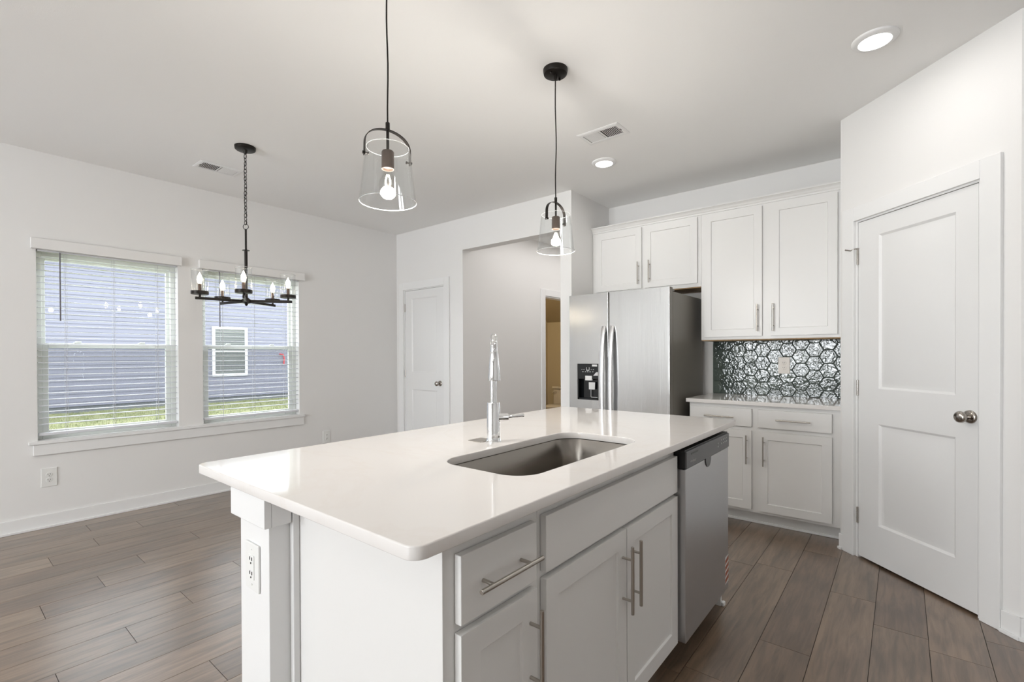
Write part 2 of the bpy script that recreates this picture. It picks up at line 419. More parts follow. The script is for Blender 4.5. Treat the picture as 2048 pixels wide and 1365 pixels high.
def sbox(name, boxes, m, bevel=0, label=None, cat=None):
    o = boxo(name, boxes, m, bevel=bevel); struct(o); return o
sbox('ceiling', [(XW - .12, XR + .12, REAR - .12, 7.8, H, H + .15)], m_ceil)

W1 = (.515, 1.389, .64, 2.031); W2 = (1.576, 2.459, .64, 2.031)
# window wall (local x = +y world, front = +x world)
o = obj('wall_left', wall_mesh(REAR - .12, YB, 0, H, .14, [W1, W2]), m_wall, smooth=0); o.location = (XW, 0, 0); o.rotation_euler = (0, 0, PI / 2); struct(o)
# wall with the closet door and the opening to the hall
CD = (-4.708, -3.994, 0, 2.046)
o = obj('wall_far', wall_mesh(XW, XP, 0, H, .12, [CD, (XJ, -2.438, 0, 2.395)]), m_wall, smooth=0); o.location = (0, YB, 0); struct(o)
sbox('wall_fridge_side', [(-2.438, XP, YB + .12, 7.6, 0, H)], m_wall)
sbox('wall_kitchen', [(XP, -.185, YK, YK + .12, 0, H)], m_wall)
sbox('wall_pantry_side', [(-.305, -.185, 3.76, YK, 0, H)], m_wall)
# pantry wall at 45 degrees ; local origin where x+y line is, local x runs to the right seen from the room
PCX = 3.406
def ploc(s): return (PCX / 2 + s / math.sqrt(2), PCX / 2 - s / math.sqrt(2), 0)
S0, S1 = -2.8405, -1.842
PD = (-2.722, -1.998, 0, 2.068)
o = obj('wall_pantry', wall_mesh(S0, S1, 0, H, .115, [PD]), m_wall, smooth=0); o.location = ploc(0); o.rotation_euler = (0, 0, -PI / 4); struct(o)
ex, ey, _ = ploc(S1)
sbox('wall_right_return', [(ex, XR + .12, ey, ey + .12, 0, H)], m_wall)
# right wall and rear wall with the added windows daylight comes through
o = obj('wall_right', wall_mesh(-ey, -REAR, 0, H, .14, []), m_wall, smooth=0); o.location = (XR, 0, 0); o.rotation_euler = (0, 0, -PI / 2); struct(o)
o = obj('wall_rear', wall_mesh(-XR - .12, -XW + .12, 0, H, .14, [(.8, 1.95, .4, 2.3), (2.3, 3.35, .4, 2.3)]), m_wall, smooth=0); o.location = (0, REAR, 0); o.rotation_euler = (0, 0, PI); struct(o)
# hall
HD = (5.24, 6.02, 0, 2.04)
o = obj('wall_hall', wall_mesh(YB + .12, 7.5, 0, H, .11, [HD]), m_wall, smooth=0); o.location = (XJ, 0, 0); o.rotation_euler = (0, 0, PI / 2); struct(o)
sbox('wall_hall_end', [(-3.81, -2.438, 7.5, 7.6, 0, H)], m_wall)
light('hall_fill_light', 'AREA', (-3.0, 5.6, 2.72), (0, 0, 0), 11, (1, .97, .95), .9, 3.2)  # unseen area lamp under the ceiling, added to brighten the hall walls
# powder room
sbox('wall_bath_left', [(-5.06, -4.96, 5.0, 7.2, 0, 2.7)], m_bath)
sbox('wall_bath_back', [(-4.96, -3.82, 7.1, 7.2, 0, 2.7)], m_bath)
sbox('wall_bath_front', [(-4.96, -3.82, 4.9, 5.0, 0, 2.7)], m_bath)
bm = NB(); v = [bm.verts.new(p) for p in ((-4.96, 7.1, 1.83), (-3.816, 7.1, 1.83), (-3.816, 5.9, 2.62), (-4.96, 5.9, 2.62), (-4.96, 7.1, 2.7), (-3.816, 7.1, 2.7), (-3.816, 5.9, 2.7), (-4.96, 5.9, 2.7))]
for f in ((0, 1, 2, 3), (4, 5, 6, 7), (0, 1, 5, 4), (1, 2, 6, 5), (2, 3, 7, 6), (3, 0, 4, 7)): bm.faces.new([v[i] for i in f])
struct(obj('ceiling_bath_slope', bm, m_bceil, smooth=0))
light('bath_light', 'AREA', (-4.35, 5.5, 2.6), (0, 0, 0), 8, (1, .88, .66), .3, .3)

# baseboards
def baseboard(name, x0, x1, loc, rz, extra=()):
    bm = NB()
    for a, b in [(x0, x1)] + list(extra):
        bx(bm, a, b, -.013, 0, .0, .098); bx(bm, a, b, -.024, -.013, .0, .016)
    o = obj(name, bm, m_trim, bevel=.002); o.location = loc; o.rotation_euler = (0, 0, rz); return struct(o)
baseboard('baseboard_left', REAR, YB, (XW, 0, 0), PI / 2)
baseboard('baseboard_far', XW + .025, -4.80, (0, YB, 0), 0, [(-3.904, XJ)])
baseboard('baseboard_hall', YB + .02, 5.14, (XJ, 0, 0), PI / 2)
baseboard('baseboard_pantry', -1.909, S1 + .01, ploc(0), -PI / 4, [(S0, -2.812)])
baseboard('baseboard_right_return', ex - .005, XR, (0, ey, 0), 0)
baseboard('baseboard_rear', -XR, -XW, (0, REAR, 0), PI)

# doors : local x along the wall, front at y=0 facing -y
def casing(x0, x1, z, wd=.088, th=.017, name='casing', parent=None):
    bm = NB()
    bx(bm, x0 - wd, x0, -th, 0, 0, z + wd); bx(bm, x1, x1 + wd, -th, 0, 0, z + wd); bx(bm, x0, x1, -th, 0, z, z + wd)
    return obj(name, bm, m_trim, parent, bevel=.003)
def jamb(x0, x1, z, d, parent, gap=0):
    bm = NB(); t = .016
    bx(bm, x0, x0 + t, -.001, d, 0, z); bx(bm, x1 - t, x1, -.001, d, 0, z); bx(bm, x0 + t, x1 - t, -.001, d, z - t, z)
    # stop
    bx(bm, x0 + t, x0 + t + .01, .045, .06, 0, z - t); bx(bm, x1 - t - .01, x1 - t, .045, .06, 0, z - t); bx(bm, x0 + t, x1 - t, .045, .06, z - t - .01, z - t)
    return obj('jamb', bm, m_trim, parent, bevel=.001)
def knob(parent, x, z, yf, mt, r=.028):
    bm = NB(); lathe(bm, [(.001, yf - .012), (.022, yf - .011), (.031, yf - .006), (.032, yf)], 28, (x, 0, z), 'y')
    k = obj('knob_plate', bm, mt, parent, smooth=60)
    bm = NB(); lathe(bm, [(.010, yf - .008), (.010, yf - .028), (.0165, yf - .034), (.024, yf - .042), (r, yf - .052), (r * .96, yf - .060), (r * .72, yf - .067), (.001, yf - .069)], 28, (x, 0, z), 'y')
    return obj('door_knob', bm, mt, parent, smooth=60)
def hinge(parent, x, z, yf, mt, name='hinge'):
    bm = NB(); bx(bm, x - .013, x - .002, yf - .002, yf + .004, z - .045, z + .045); cyl(bm, (x, yf - .005, z - .048), (x, yf - .005, z + .048), .006, n=12)
    for q in (-.018, .018): cyl(bm, (x, yf - .005, z + q - .0012), (x, yf - .005, z + q + .0012), .0067, n=12)
    return obj(name, bm, mt, parent)

def panel_door(name, label, x0, x1, z1, loc, rz, panels, knobx, knobz, hz, yf=.002, gap=.003):
    root = sthing(name, label, 'door', loc, rz)
    a, b = x0 + .016 + gap, x1 - .016 - gap; top = z1 - .016 - gap
    bm = door_mesh(a, b, .014, top, .035, panels, .009, .012, yf, raised=.005, rin=.03)
    obj('door_panel', bm, m_door, root, smooth=20, bevel=.0015)
    casing(x0, x1, z1 - .006, parent=root); jamb(x0, x1, z1, .11, root)
    boxo('door_backing', (x0 - .02, x1 + .02, .1, .104, 0, z1 + .02), m_dark, root, bevel=0)
    knob(root, knobx, knobz, yf, m_dnickel)
    for z in hz: hinge(root, a - .001, z, yf, m_dnickel)
    return root, a, b, top
d1, a1, b1, t1 = panel_door('door_1', 'white two-panel pantry door set in the diagonal wall, with satin knob', PD[0], PD[1], PD[3], ploc(0), -PI / 4,
    [(-2.56, -2.12, 1.043, 1.945), (-2.56, -2.12, .238, .836)], -2.052, .945, (1.842, 1.04, .26))
# hinge-mounted door stop on the top hinge
bm = NB(); tube(bm, [(a1, -.004, 1.892), (a1 - .022, -.012, 1.893), (a1 - .035, -.02, 1.886)], .0035, 8); cyl(bm, (a1 - .035, -.02, 1.886), (a1 - .062, -.034, 1.896), .0045, n=10); bx(bm, a1 - .008, a1 + .008, -.012, 0, 1.888, 1.894)
obj('hinge_stop', bm, m_dnickel, d1)
panel_door('door_2', 'white two-panel closet door left of the hall opening', CD[0], CD[1], CD[3], (0, YB, 0), 0,
    [(-4.573, -4.122, 1.045, 1.93), (-4.573, -4.122, .24, .842)], -4.074, .928, (1.825, 1.032, .26))
# bathroom doorway trim in the hall (local frame of hall wall)
tr = sthing('trim_1', 'white casing around the powder room doorway in the hall', 'door trim', (XJ, 0, 0), PI / 2)
casing(HD[0], HD[1], HD[3], parent=tr); 
boxo('jamb', [(HD[0], HD[0] + .016, -.001, .112, 0, 2.04), (HD[1] - .016, HD[1], -.001, .112, 0, 2.04), (HD[0] + .016, HD[1] - .016, -.001, .112, 2.024, 2.04)], m_trim, tr)

# windows (local frame: x = world y, front = -y local = +x world)
def window(name, label, W):
    y0, y1, z0, z1 = W
    r = sthing(name, label, 'window', (XW, 0, 0), PI / 2)
    D = .075
    bm = NB(); t = .035
    bx(bm, y0, y0 + t, D, .14, z0, z1); bx(bm, y1 - t, y1, D, .14, z0, z1); bx(bm, y0 + t, y1 - t, D, .14, z1 - t, z1); bx(bm, y0 + t, y1 - t, D, .14, z0, z0 + t)
    obj('window_frame', bm, m_vinyl, r, bevel=.003)
    zm = 1.335
    def sash(nm, a, b, c, d, yy):
        bm = NB(); s = .035
        bx(bm, a, a + s, yy, yy + .025, c, d); bx(bm, b - s, b, yy, yy + .025, c, d); bx(bm, a + s, b - s, yy, yy + .025, c, c + s); bx(bm, a + s, b - s, yy, yy + .025, d - s, d)
        so = obj(nm, bm, m_vinyl, r, bevel=.003)
        boxo('glass_pane', (a + s - .004, b - s + .004, yy + .0105, yy + .0145, c + s - .004, d - s + .004), m_pane, so, bevel=0, smooth=0)
        return so
    sash('upper_sash', y0 + t - .012, y1 - t + .012, zm - .018, z1 - t + .01, .110)
    lo = sash('lower_sash', y0 + t, y1 - t, z0 + t - .008, zm + .018, .083)
    for q in (.27, .73):
        x = y0 + (y1 - y0) * q; bm = NB(); bx(bm, x - .022, x + .022, .083, .103, zm + .018, zm + .026); bx(bm, x - .014, x + .020, .079, .094, zm + .026, zm + .034)
        obj('sash_lock', bm, m_vinyl, lo, bevel=.002)
    boxo('insect_screen', (y0 + .03, y1 - .03, .136, .1365, z0 + .03, zm), m_screen, r, bevel=0, smooth=0)
    return r
window('window_1', 'double-hung white window on the left wall, nearer the camera', W1)
window('window_2', 'double-hung white window on the left wall, behind the chandelier', W2)
st = sthing('trim_2', 'white window stool and apron running under both windows', 'window sill', (XW, 0, 0), PI / 2)
bm = NB(); bx(bm, .466, 2.505, -.028, 0, .615, .637)
for W in (W1, W2): bx(bm, W[0] + .001, W[1] - .001, 0, .083, .615, .6395)
obj('stool', bm, m_trim, st, bevel=.003)
boxo('apron', (.491, 2.498, -.017, 0, .534, .615), m_trim, st, bevel=.003)
# plain windows added out of view behind the camera as light sources
def plain_window(name, label, x0, x1, loc, rz):
    r = sthing(name, label, 'window', loc, rz); bm = NB()
    for b in ((x0, x0 + .05, .03, .09, .4, 2.3), (x1 - .05, x1, .03, .09, .4, 2.3), (x0, x1, .03, .09, .4, .45), (x0, x1, .03, .09, 2.25, 2.3), ((x0 + x1) / 2 - .02, (x0 + x1) / 2 + .02, .03, .08, .45, 2.25), (x0, x1, .03, .08, 1.33, 1.37)): bx(bm, *b)
    obj('window_frame', bm, m_vinyl, r)
n = 3
for x0, x1 in ((.8, 1.95), (2.3, 3.35)):
    plain_window('window_%d' % n, 'added white window in the unseen rear wall', x0, x1, (0, REAR, 0), PI); n += 1

# blinds
def blind(label, W, wandy, cords, val):
    y0, y1, z0, z1 = W; r = thing('window_blind', label, 'blind', (XW, 0, 0), PI / 2, None)
    boxo('valance', [(val[0], val[1], -.034, -.020, 2.031, 2.108), (val[0], val[0] + .012, -.020, -.001, 2.031, 2.108), (val[1] - .012, val[1], -.020, -.001, 2.031, 2.108)], m_wall, r, bevel=.003)
    boxo('head_rail', (y0 + .006, y1 - .006, .004, .058, z1 - .012, z1 - .001), m_slat, r)
    bm = NB(); pitch = .0452; k = 0; z = z1 - .055; zs = []
    while z > .715:
        a, b = y0 + .008, y1 - .008; n = 5
        up, lo = [], []
        for i in range(n + 1):
            q = i / n; yy = .006 + .05 * q; hh = .0022 * (1 - (2 * q - 1) ** 2) - .0022 + .0012 * (q - .5)
            up.append((yy, z + hh + .0028)); lo.append((yy, z + hh))
        P = up + lo[::-1]
        A = [bm.verts.new((a, p[0], p[1])) for p in P]; B = [bm.verts.new((b, p[0], p[1])) for p in P]
        for i in range(len(P)): bm.faces.new((A[i], A[(i + 1) % len(P)], B[(i + 1) % len(P)], B[i]))
        bm.faces.new(A[::-1]); bm.faces.new(B)
        zs.append(z); z -= pitch
    obj('slats', bm, m_slat, r, smooth=30)
    boxo('bottom_rail', (y0 + .008, y1 - .008, .008, .056, .672, .692), m_slat, r, bevel=.004)
    for c in cords:
        bm = NB()
        for yy in (.0045, .0575): cyl(bm, (c, yy, .688), (c, yy, z1 - .01), .0011, n=6)
        cyl(bm, (c + .012, .03, .688), (c + .012, .03, z1 - .01), .0009, n=6)
        obj('ladder_cord', bm, m_cord, r)
        bm = NB(); lathe(bm, [(.001, .662), (.005, .664), (.005, .672)], 12, (c, .01, 0)); obj('cord_plug', bm, m_slat, r)
    bm = NB(); cyl(bm, (wandy, -.012, z1 - .515), (wandy, -.012, z1 - .012), .0042, n=8); cyl(bm, (wandy, -.012, z1 - .012), (wandy, .01, z1 - .004), .002, n=6)
    obj('tilt_wand', bm, m_wand, r)
    return r
blind('open white slatted blind hanging in the window nearer the camera', W1, .641, (.672, .955, 1.242), (.486, 1.412))
blind('open white slatted blind hanging in the window behind the chandelier', W2, 1.712, (1.74, 2.02, 2.32), (1.545, 2.511))

# ---------------------------------------------------------------- outlets
def outlet(label, loc, rz, w=.083, h=.128, m=m_white, deco=False):
    r = thing('wall_outlet', label, 'outlet', loc, rz)
    boxo('cover_plate', (-w / 2, w / 2, -.006, 0, -h / 2, h / 2), m, r, bevel=.0025, seg=3)
    if deco:
        boxo('receptacle', (-.0165, .0165, -.008, -.005, -.033, .033), m, r, bevel=.001)
    for s in (-1, 1):
        z = s * .0195
        if not deco:
            bm = NB(); lathe(bm, [(.001, -.0085), (.0165, -.0085), (.0175, -.007), (.0175, -.004)], 24, (0, 0, z), 'y'); obj('receptacle', bm, m, r)
        yy = -.0092
        bm = NB()
        bx(bm, -.0075, -.0052, yy, yy + .002, z - .001, z + .008); bx(bm, .0052, .0075, yy, yy + .002, z - .001, z + .008)
        cyl(bm, (0, yy, z - .0085), (0, yy + .002, z - .0085), .0026, n=10)
        obj('slot', bm, m_dark, r, bevel=0)
    for z in ((-.048, .048) if deco else (0,)):
        bm = NB(); cyl(bm, (0, -.0075, z), (0, -.005, z), .003, n=12); obj('screw', bm, m, r)
    return r
outlet('white double outlet on the wall below the nearer window', (XW, .572, .3665), PI / 2, .086, .137)
outlet('white double outlet low on the wall right of the windows, just above the island top', (XW, 2.755, .368), PI / 2, .082, .135)
outlet('white outlet on the front face of the island post', (-1.3755, .566, .6745), 0, .083, .128, deco=True)
outlet('cream double outlet set in the hexagon tile backsplash', (-.743, YK - .0085, 1.156), 0, .083, .134, m_ivory)

# ---------------------------------------------------------------- cabinetry
def pull(parent, x, z, yf, length=.21, vertical=True, cc=.128):
    bm = NB(); yo = yf - .034; r = .0053
    if vertical:
        cyl(bm, (x, yo, z - length / 2), (x, yo, z + length / 2), r, n=16)
        for s in (-1, 1): cyl(bm, (x, yf, z + s * cc / 2), (x, yo, z + s * cc / 2), .0042, n=12)
    else:
        cyl(bm, (x - length / 2, yo, z), (x + length / 2, yo, z), r, n=16)
        for s in (-1, 1): cyl(bm, (x + s * cc / 2, yf, z), (x + s * cc / 2, yo, z), .0042, n=12)
    return obj('handle', bm, m_nickel, parent, bevel=.0008)
def cab_door(parent, x0, x1, z0, z1, hx, hz, yf=0, hl=.21):
    s = .057; d = obj('door', door_mesh(x0, x1, z0, z1, .019, [(x0 + s, x1 - s, z0 + s, z1 - s)], .007, .003, yf), m_cab, parent, smooth=25, bevel=.0012)
    pull(d, hx, hz, yf, hl); return d
def drawer(parent, x0, x1, z0, z1, yf=0, handle=True, name='drawer'):
    d = boxo(name, (x0, x1, yf, yf + .019, z0, z1), m_cab, parent, bevel=.002)
    if handle: pull(d, (x0 + x1) / 2, (z0 + z1) / 2, yf, .21, False)
    return d
def carcass(parent, x0, x1, y0, y1, z0, z1, openings, toe=True, top=False, fr=.019):
    """face frame at y0.., box behind; openings = list of (x0,x1,z0,z1)"""
    bm = wall_mesh(x0, x1, z0, z1, fr, openings, y0)
    obj('face_frame', bm, m_cab, parent, smooth=0, bevel=.001)
    t = .016
    b = [(x0, x0 + t, y0 + fr, y1, z0, z1), (x1 - t, x1, y0 + fr, y1, z0, z1), (x0 + t, x1 - t, y1 - t, y1, z0, z1), (x0 + t, x1 - t, y0 + fr, y1 - t, z0, z0 + t)]
    if top: b.append((x0 + t, x1 - t, y0 + fr, y1 - t, z1 - t, z1))
    boxo('box', b, m_cab, parent, bevel=0)

# upper cabinets. local frame = world axes, y front 4.07 door plane
YD = 4.07
u1 = thing('upper_cabinet', 'short white two-door wall cabinet above the fridge', 'cabinet', (-1.807, YK, 1.815))
ux, uz = -1.807, 1.815
def L(x): return x - ux
carcass(u1, L(-2.317), L(-1.298), YD + .02 - YK, -.001, 0, .605, [(L(-2.262), L(-1.83), .04, .57), (L(-1.78), L(-1.335), .04, .57)], top=True)
cab_door(u1, L(-2.272), L(-1.815), .030, .577, L(-1.840), .167, YD - YK, .20)
cab_door(u1, L(-1.787), L(-1.325), .030, .577, L(-1.735), .170, YD - YK, .20)
boxo('bottom_panel', (L(-2.317), L(-1.298), YD + .022 - YK, -.001, -.008, -.0005), m_ply, u1, bevel=0)
u2 = thing('upper_cabinet', 'tall white two-door wall cabinet above the tiled backsplash', 'cabinet', (-.8, YK, 1.367))
ux = -.8
carcass(u2, L(-1.297), L(-.3065), YD + .02 - YK, -.001, 0, 1.053, [(L(-1.26), L(-.85), .04, 1.01), (L(-.76), L(-.37), .04, 1.01)], top=True)
cab_door(u2, L(-1.270), L(-.836), .023, 1.024, L(-.866), .163, YD - YK)
cab_door(u2, L(-.776), L(-.353), .023, 1.024, L(-.757), .162, YD - YK)
boxo('bottom_panel', (L(-1.294), L(-.309), YD + .022 - YK, -.001, -.008, -.0005), m_ply, u2, bevel=0)
# crown moulding along both
cr = NB()
prof = [(0, 0), (-.008, 0), (-.008, .012), (-.014, .018), (-.020, .030), (-.030, .040), (-.036, .043), (-.036, .052), (0, .052)]
A = [cr.verts.new((-2.317, 4.0895 + p[0], 2.408 + p[1])) for p in prof]; B = [cr.verts.new((-.3065, 4.0895 + p[0], 2.408 + p[1])) for p in prof]
for i in range(len(prof)): cr.faces.new((A[i], A[(i + 1) % len(prof)], B[(i + 1) % len(prof)], B[i]))
cr.faces.new(A[::-1]); cr.faces.new(B)
tag(obj('crown_moulding', cr, m_cab, smooth=0), 'white crown moulding along the top of the wall cabinets', 'moulding')

# base cabinet against the kitchen wall
YD2 = 3.79
bc = thing('base_cabinet', 'white base cabinet with two drawers over two doors, below the tiled backsplash', 'cabinet', (-.8, YK, 0)); ux = -.8
ops = [(L(-1.275), L(-.86), .73, .84), (L(-.795), L(-.37), .73, .84), (L(-1.275), L(-.86), .13, .68), (L(-.795), L(-.37), .13, .68)]
carcass(bc, L(-1.298), L(-.3065), YD2 + .02 - YK, -.001, .095, .876, ops)
boxo('toe_kick', (L(-1.298), L(-.3065), YD2 + .095 - YK, YD2 + .11 - YK, 0, .095), m_cab, bc, bevel=.001)
boxo('shoe_moulding', (L(-1.298), L(-.3065), YD2 + .084 - YK, YD2 + .095 - YK, 0, .018), m_trim, bc, bevel=.003)
drawer(bc, L(-1.289), L(-.847), .719, .849, YD2 - YK); drawer(bc, L(-.805), L(-.359), .719, .849, YD2 - YK)
cab_door(bc, L(-1.289), L(-.849), .118, .692, L(-.877), .555, YD2 - YK); cab_door(bc, L(-.800), L(-.359), .118, .692, L(-.766), .553, YD2 - YK)
ct = boxo('countertop', (-1.315, -.307, 3.772, YK - .001, .877, .906), m_quartz, bevel=.0025)
tag(ct, 'short white quartz countertop against the kitchen wall beside the fridge', 'countertop')

# hexagon backsplash
def backsplash():
    r = thing('tile_backsplash', 'grey-green glossy hexagon tile backsplash under the tall wall cabinet', 'backsplash', (0, YK, 0))
    boxo('grout', (-1.298, -.3065, -.004, 0, .9065, 1.366), m_grout, r, bevel=0)
    bm = NB(); lay = bm.loops.layers.color.new('tile')
    a = .0617; px = 1.5 * a; pz = math.sqrt(3) * a; g = .0024
    X0, X1, Z0, Z1 = -1.298, -.3067, .9068, 1.3655
    def clip(poly, ax, lim, keep_less):
        out = []
        for i in range(len(poly)):
            p, q = poly[i], poly[(i + 1) % len(poly)]
            ip = (p[ax] <= lim) if keep_less else (p[ax] >= lim); iq = (q[ax] <= lim) if keep_less else (q[ax] >= lim)
            if ip: out.append(p)
            if ip != iq:
                t = (lim - p[ax]) / (q[ax] - p[ax]); out.append((p[0] + t * (q[0] - p[0]), p[1] + t * (q[1] - p[1])))
        return out
    for i in range(-9, 6):
        for j in range(-5, 5):
            cx = -.625 + i * px; cz = 1.228 + j * pz + (pz / 2 if i % 2 else 0)
            def hexa(rad): return [(cx + rad * math.cos(k * PI / 3), cz + rad * math.sin(k * PI / 3)) for k in range(6)]
            c = (random.random(), random.random(), random.random(), 1)
            rings = []
            for rad, y in ((a - g, -.004), (a - g, -.0072), (a - g - .003, -.0085)):
                P = hexa(rad)
                for ax, lim, kl in ((0, X1, True), (0, X0, False), (1, Z1, True), (1, Z0, False)):
                    P = clip(P, ax, lim, kl) if P else P
                rings.append((P, y))
            n = [len(p[0]) for p in rings]
            if min(n) < 3: continue
            fs = []
            if n[0] == n[1] == n[2]:
                vs = [[bm.verts.new((p[0], y, p[1])) for p in P] for P, y in rings]
                for A, B in zip(vs, vs[1:]):
                    for k in range(len(A)):
                        try: fs.append(bm.faces.new((A[k], A[(k + 1) % len(A)], B[(k + 1) % len(A)], B[k])))
                        except ValueError: pass
                fs.append(bm.faces.new(vs[-1]))
            else:
                fs.append(bm.faces.new([bm.verts.new((p[0], -.0083, p[1])) for p in rings[2][0]]))
            for f in fs:
                for lp in f.loops: lp[lay] = c
    for f in bm.faces: f.normal_update()
    o = obj('hexagon_tiles', bm, m_tile, r, smooth=0)
    return r
backsplash()

# ---------------------------------------------------------------- fridge
fr = thing('refrigerator', 'stainless steel side-by-side refrigerator with water and ice dispenser', 'refrigerator', (-1.815, 4.36, 0))
FX0, FX1, FXS, FYF = -2.262 + 1.815, -1.366 + 1.815, -1.878 + 1.815, 3.57 - 4.36
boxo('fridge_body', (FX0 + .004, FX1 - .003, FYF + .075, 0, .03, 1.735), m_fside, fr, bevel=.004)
boxo('gasket', (FX0 + .012, FX1 - .012, FYF + .062, FYF + .075, .07, 1.745), m_bplast, fr, bevel=0)
def fdoor(name, x0, x1, hole=None):
    bm = NB(); n = 14; z0, z1 = .06, 1.764
    xs = sorted([x0 + (x1 - x0) * i / n for i in range(n + 1)] + [x0 + .001, x0 + .002, x0 + .003, x0 + .0045, x1 - .001, x1 - .002, x1 - .003, x1 - .0045])
    if hole: xs = sorted(set([x for x in xs if not (hole[0] - .012 < x < hole[1] + .012)] + [hole[0], hole[1]]))
    zs = [z0, z1] if not hole else [z0, hole[2], hole[3], z1]
    def yb(x):
        q = (x - FX0) / (FX1 - FX0); e = min((x - x0), (x1 - x)); k = max(0, 1 - e / .003)
        return FYF + .0015 * (2 * q - 1) ** 2 + .003 * k * k
    V = {}
    def v(x, z, y=None):
        key = (round(x, 5), round(z, 5), y)
        if key not in V: V[key] = bm.verts.new((x, yb(x) if y is None else y, z))
        return V[key]
    for i in range(len(xs) - 1):
        for j in range(len(zs) - 1):
            if hole and j == 1 and xs[i] >= hole[0] - 1e-6 and xs[i + 1] <= hole[1] + 1e-6: continue
            bm.faces.new((v(xs[i], zs[j]), v(xs[i + 1], zs[j]), v(xs[i + 1], zs[j + 1]), v(xs[i], zs[j + 1])))
    yb2 = FYF + .062
    for i in range(len(xs) - 1):
        for z in (z0, z1): bm.faces.new((v(xs[i], z), v(xs[i + 1], z), v(xs[i + 1], z, yb2), v(xs[i], z, yb2)))
    for j in range(len(zs) - 1):
        for x in (x0, x1): bm.faces.new((v(x, zs[j]), v(x, zs[j + 1]), v(x, zs[j + 1], yb2), v(x, zs[j], yb2)))
    if hole:
        a, b, c, d = hole; yy = FYF + .058
        for p, q in (((a, c), (b, c)), ((b, c), (b, d)), ((b, d), (a, d)), ((a, d), (a, c))):
            bm.faces.new((v(*p), v(*q), v(q[0], q[1], yy), v(p[0], p[1], yy)))
        bm.faces.new((v(a, c, yy), v(b, c, yy), v(b, d, yy), v(a, d, yy)))
    recalc(bm); bm.normal_update()
    for f in bm.faces:
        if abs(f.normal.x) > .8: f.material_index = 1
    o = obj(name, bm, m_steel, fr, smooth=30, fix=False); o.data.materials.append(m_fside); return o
DH = (-2.180 + 1.815, -1.974 + 1.815, .865, 1.172)
ld = fdoor('freezer_door', FX0, FXS - .004, DH)
rd = fdoor('fridge_door', FXS + .004, FX1)
def fhandle(parent, x, w=.036):
    bm = NB(); n = 24; z0, z1 = .45, 1.487
    rings = []
    for i in range(n + 1):
        q = i / n; z = z0 + (z1 - z0) * q; out = .018 + .050 * math.sin(PI * min(max(q, 0.0), 1)) ** .55
        yc = FYF - out + .010; th = .011
        P = [(-w / 2, yc + th), (-w / 2, yc), (-w / 2 + .004, yc - .004), (w / 2 - .004, yc - .004), (w / 2, yc), (w / 2, yc + th)]
        rings.append([bm.verts.new((x + p[0], p[1], z)) for p in P])
    skin(bm, rings)
    bx(bm, x - w / 2 + .004, x + w / 2 - .004, FYF - .01, FYF + .012, z0, z0 + .05); bx(bm, x - w / 2 + .004, x + w / 2 - .004, FYF - .01, FYF + .012, z1 - .05, z1)
    return obj('door_handle', bm, m_steelh, parent, smooth=50)
m_steelh = mat('handle_steel', (.82, .82, .83), .36, metal=1)
fhandle(ld, FXS - .040); fhandle(rd, FXS + .037)
# dispenser
dz0, dz1 = DH[2], DH[3]
dp = NB(); P = rrect(DH[0], DH[1], dz0, dz1, .010, 5)
yy = FYF + .004
# bezel: upper glossy panel, lower cavity
disp = boxo('dispenser_panel', (DH[0] + .001, DH[1] - .001, FYF + .002, FYF + .02, dz0 + .175, dz1 - .001), m_blackgl, ld, bevel=.004)
boxo('dispenser_cavity', [(DH[0] + .001, DH[0] + .012, FYF + .003, FYF + .055, dz0 + .001, dz0 + .175), (DH[1] - .012, DH[1] - .001, FYF + .003, FYF + .055, dz0 + .001, dz0 + .175), (DH[0] + .012, DH[1] - .012, FYF + .048, FYF + .055, dz0 + .001, dz0 + .175), (DH[0] + .001, DH[1] - .001, FYF + .003, FYF + .055, dz0 + .001, dz0 + .014)], m_blackgl, ld, bevel=.001)
dp.free()
cxm = (DH[0] + DH[1]) / 2
boxo('ice_chute', [(cxm - .025, cxm + .040, FYF - .001, FYF + .02, dz0 + .165, dz0 + .205)], m_label, disp, bevel=.002)
bm = NB(); v = [bm.verts.new(p) for p in ((cxm + .005, FYF + .008, dz0 + .150), (cxm + .065, FYF + .008, dz0 + .150), (cxm + .055, FYF + .022, dz0 + .088), (cxm - .002, FYF + .022, dz0 + .088), (cxm + .005, FYF + .014, dz0 + .150), (cxm + .065, FYF + .014, dz0 + .150), (cxm + .055, FYF + .028, dz0 + .088), (cxm - .002, FYF + .028, dz0 + .088))]
for f in ((0, 1, 2, 3), (4, 5, 6, 7), (0, 1, 5, 4), (1, 2, 6, 5), (2, 3, 7, 6), (3, 0, 4, 7)): bm.faces.new([v[i] for i in f])
obj('ice_paddle', bm, m_label, disp)
bm = NB()
for b in ((cxm + .012, cxm + .085, FYF + .03, FYF + .034, dz0 + .020, dz0 + .024), (cxm + .012, cxm + .015, FYF + .03, FYF + .034, dz0 + .02, dz0 + .086)): bx(bm, *b)
obj('water_paddle', bm, m_chrome, disp)
bm = NB()
bx(bm, cxm - .015, cxm - .011, FYF + .0008, FYF + .0022, dz1 - .055, dz1 - .030); bx(bm, cxm + .011, cxm + .015, FYF + .0008, FYF + .0022, dz1 - .055, dz1 - .030); bx(bm, cxm - .013, cxm + .013, FYF + .0008, FYF + .0022, dz1 - .058, dz1 - .052)
for xx in (-.058, -.038, .034, .054): bx(bm, cxm + xx - .005, cxm + xx + .005, FYF + .0008, FYF + .0022, dz1 - .050, dz1 - .047)
for xx in (-.048, -.022, 0, .022, .048): bx(bm, cxm + xx - .006, cxm + xx + .006, FYF + .0008, FYF + .0022, dz1 - .070, dz1 - .066)
obj('button_icons', bm, m_icon, disp)
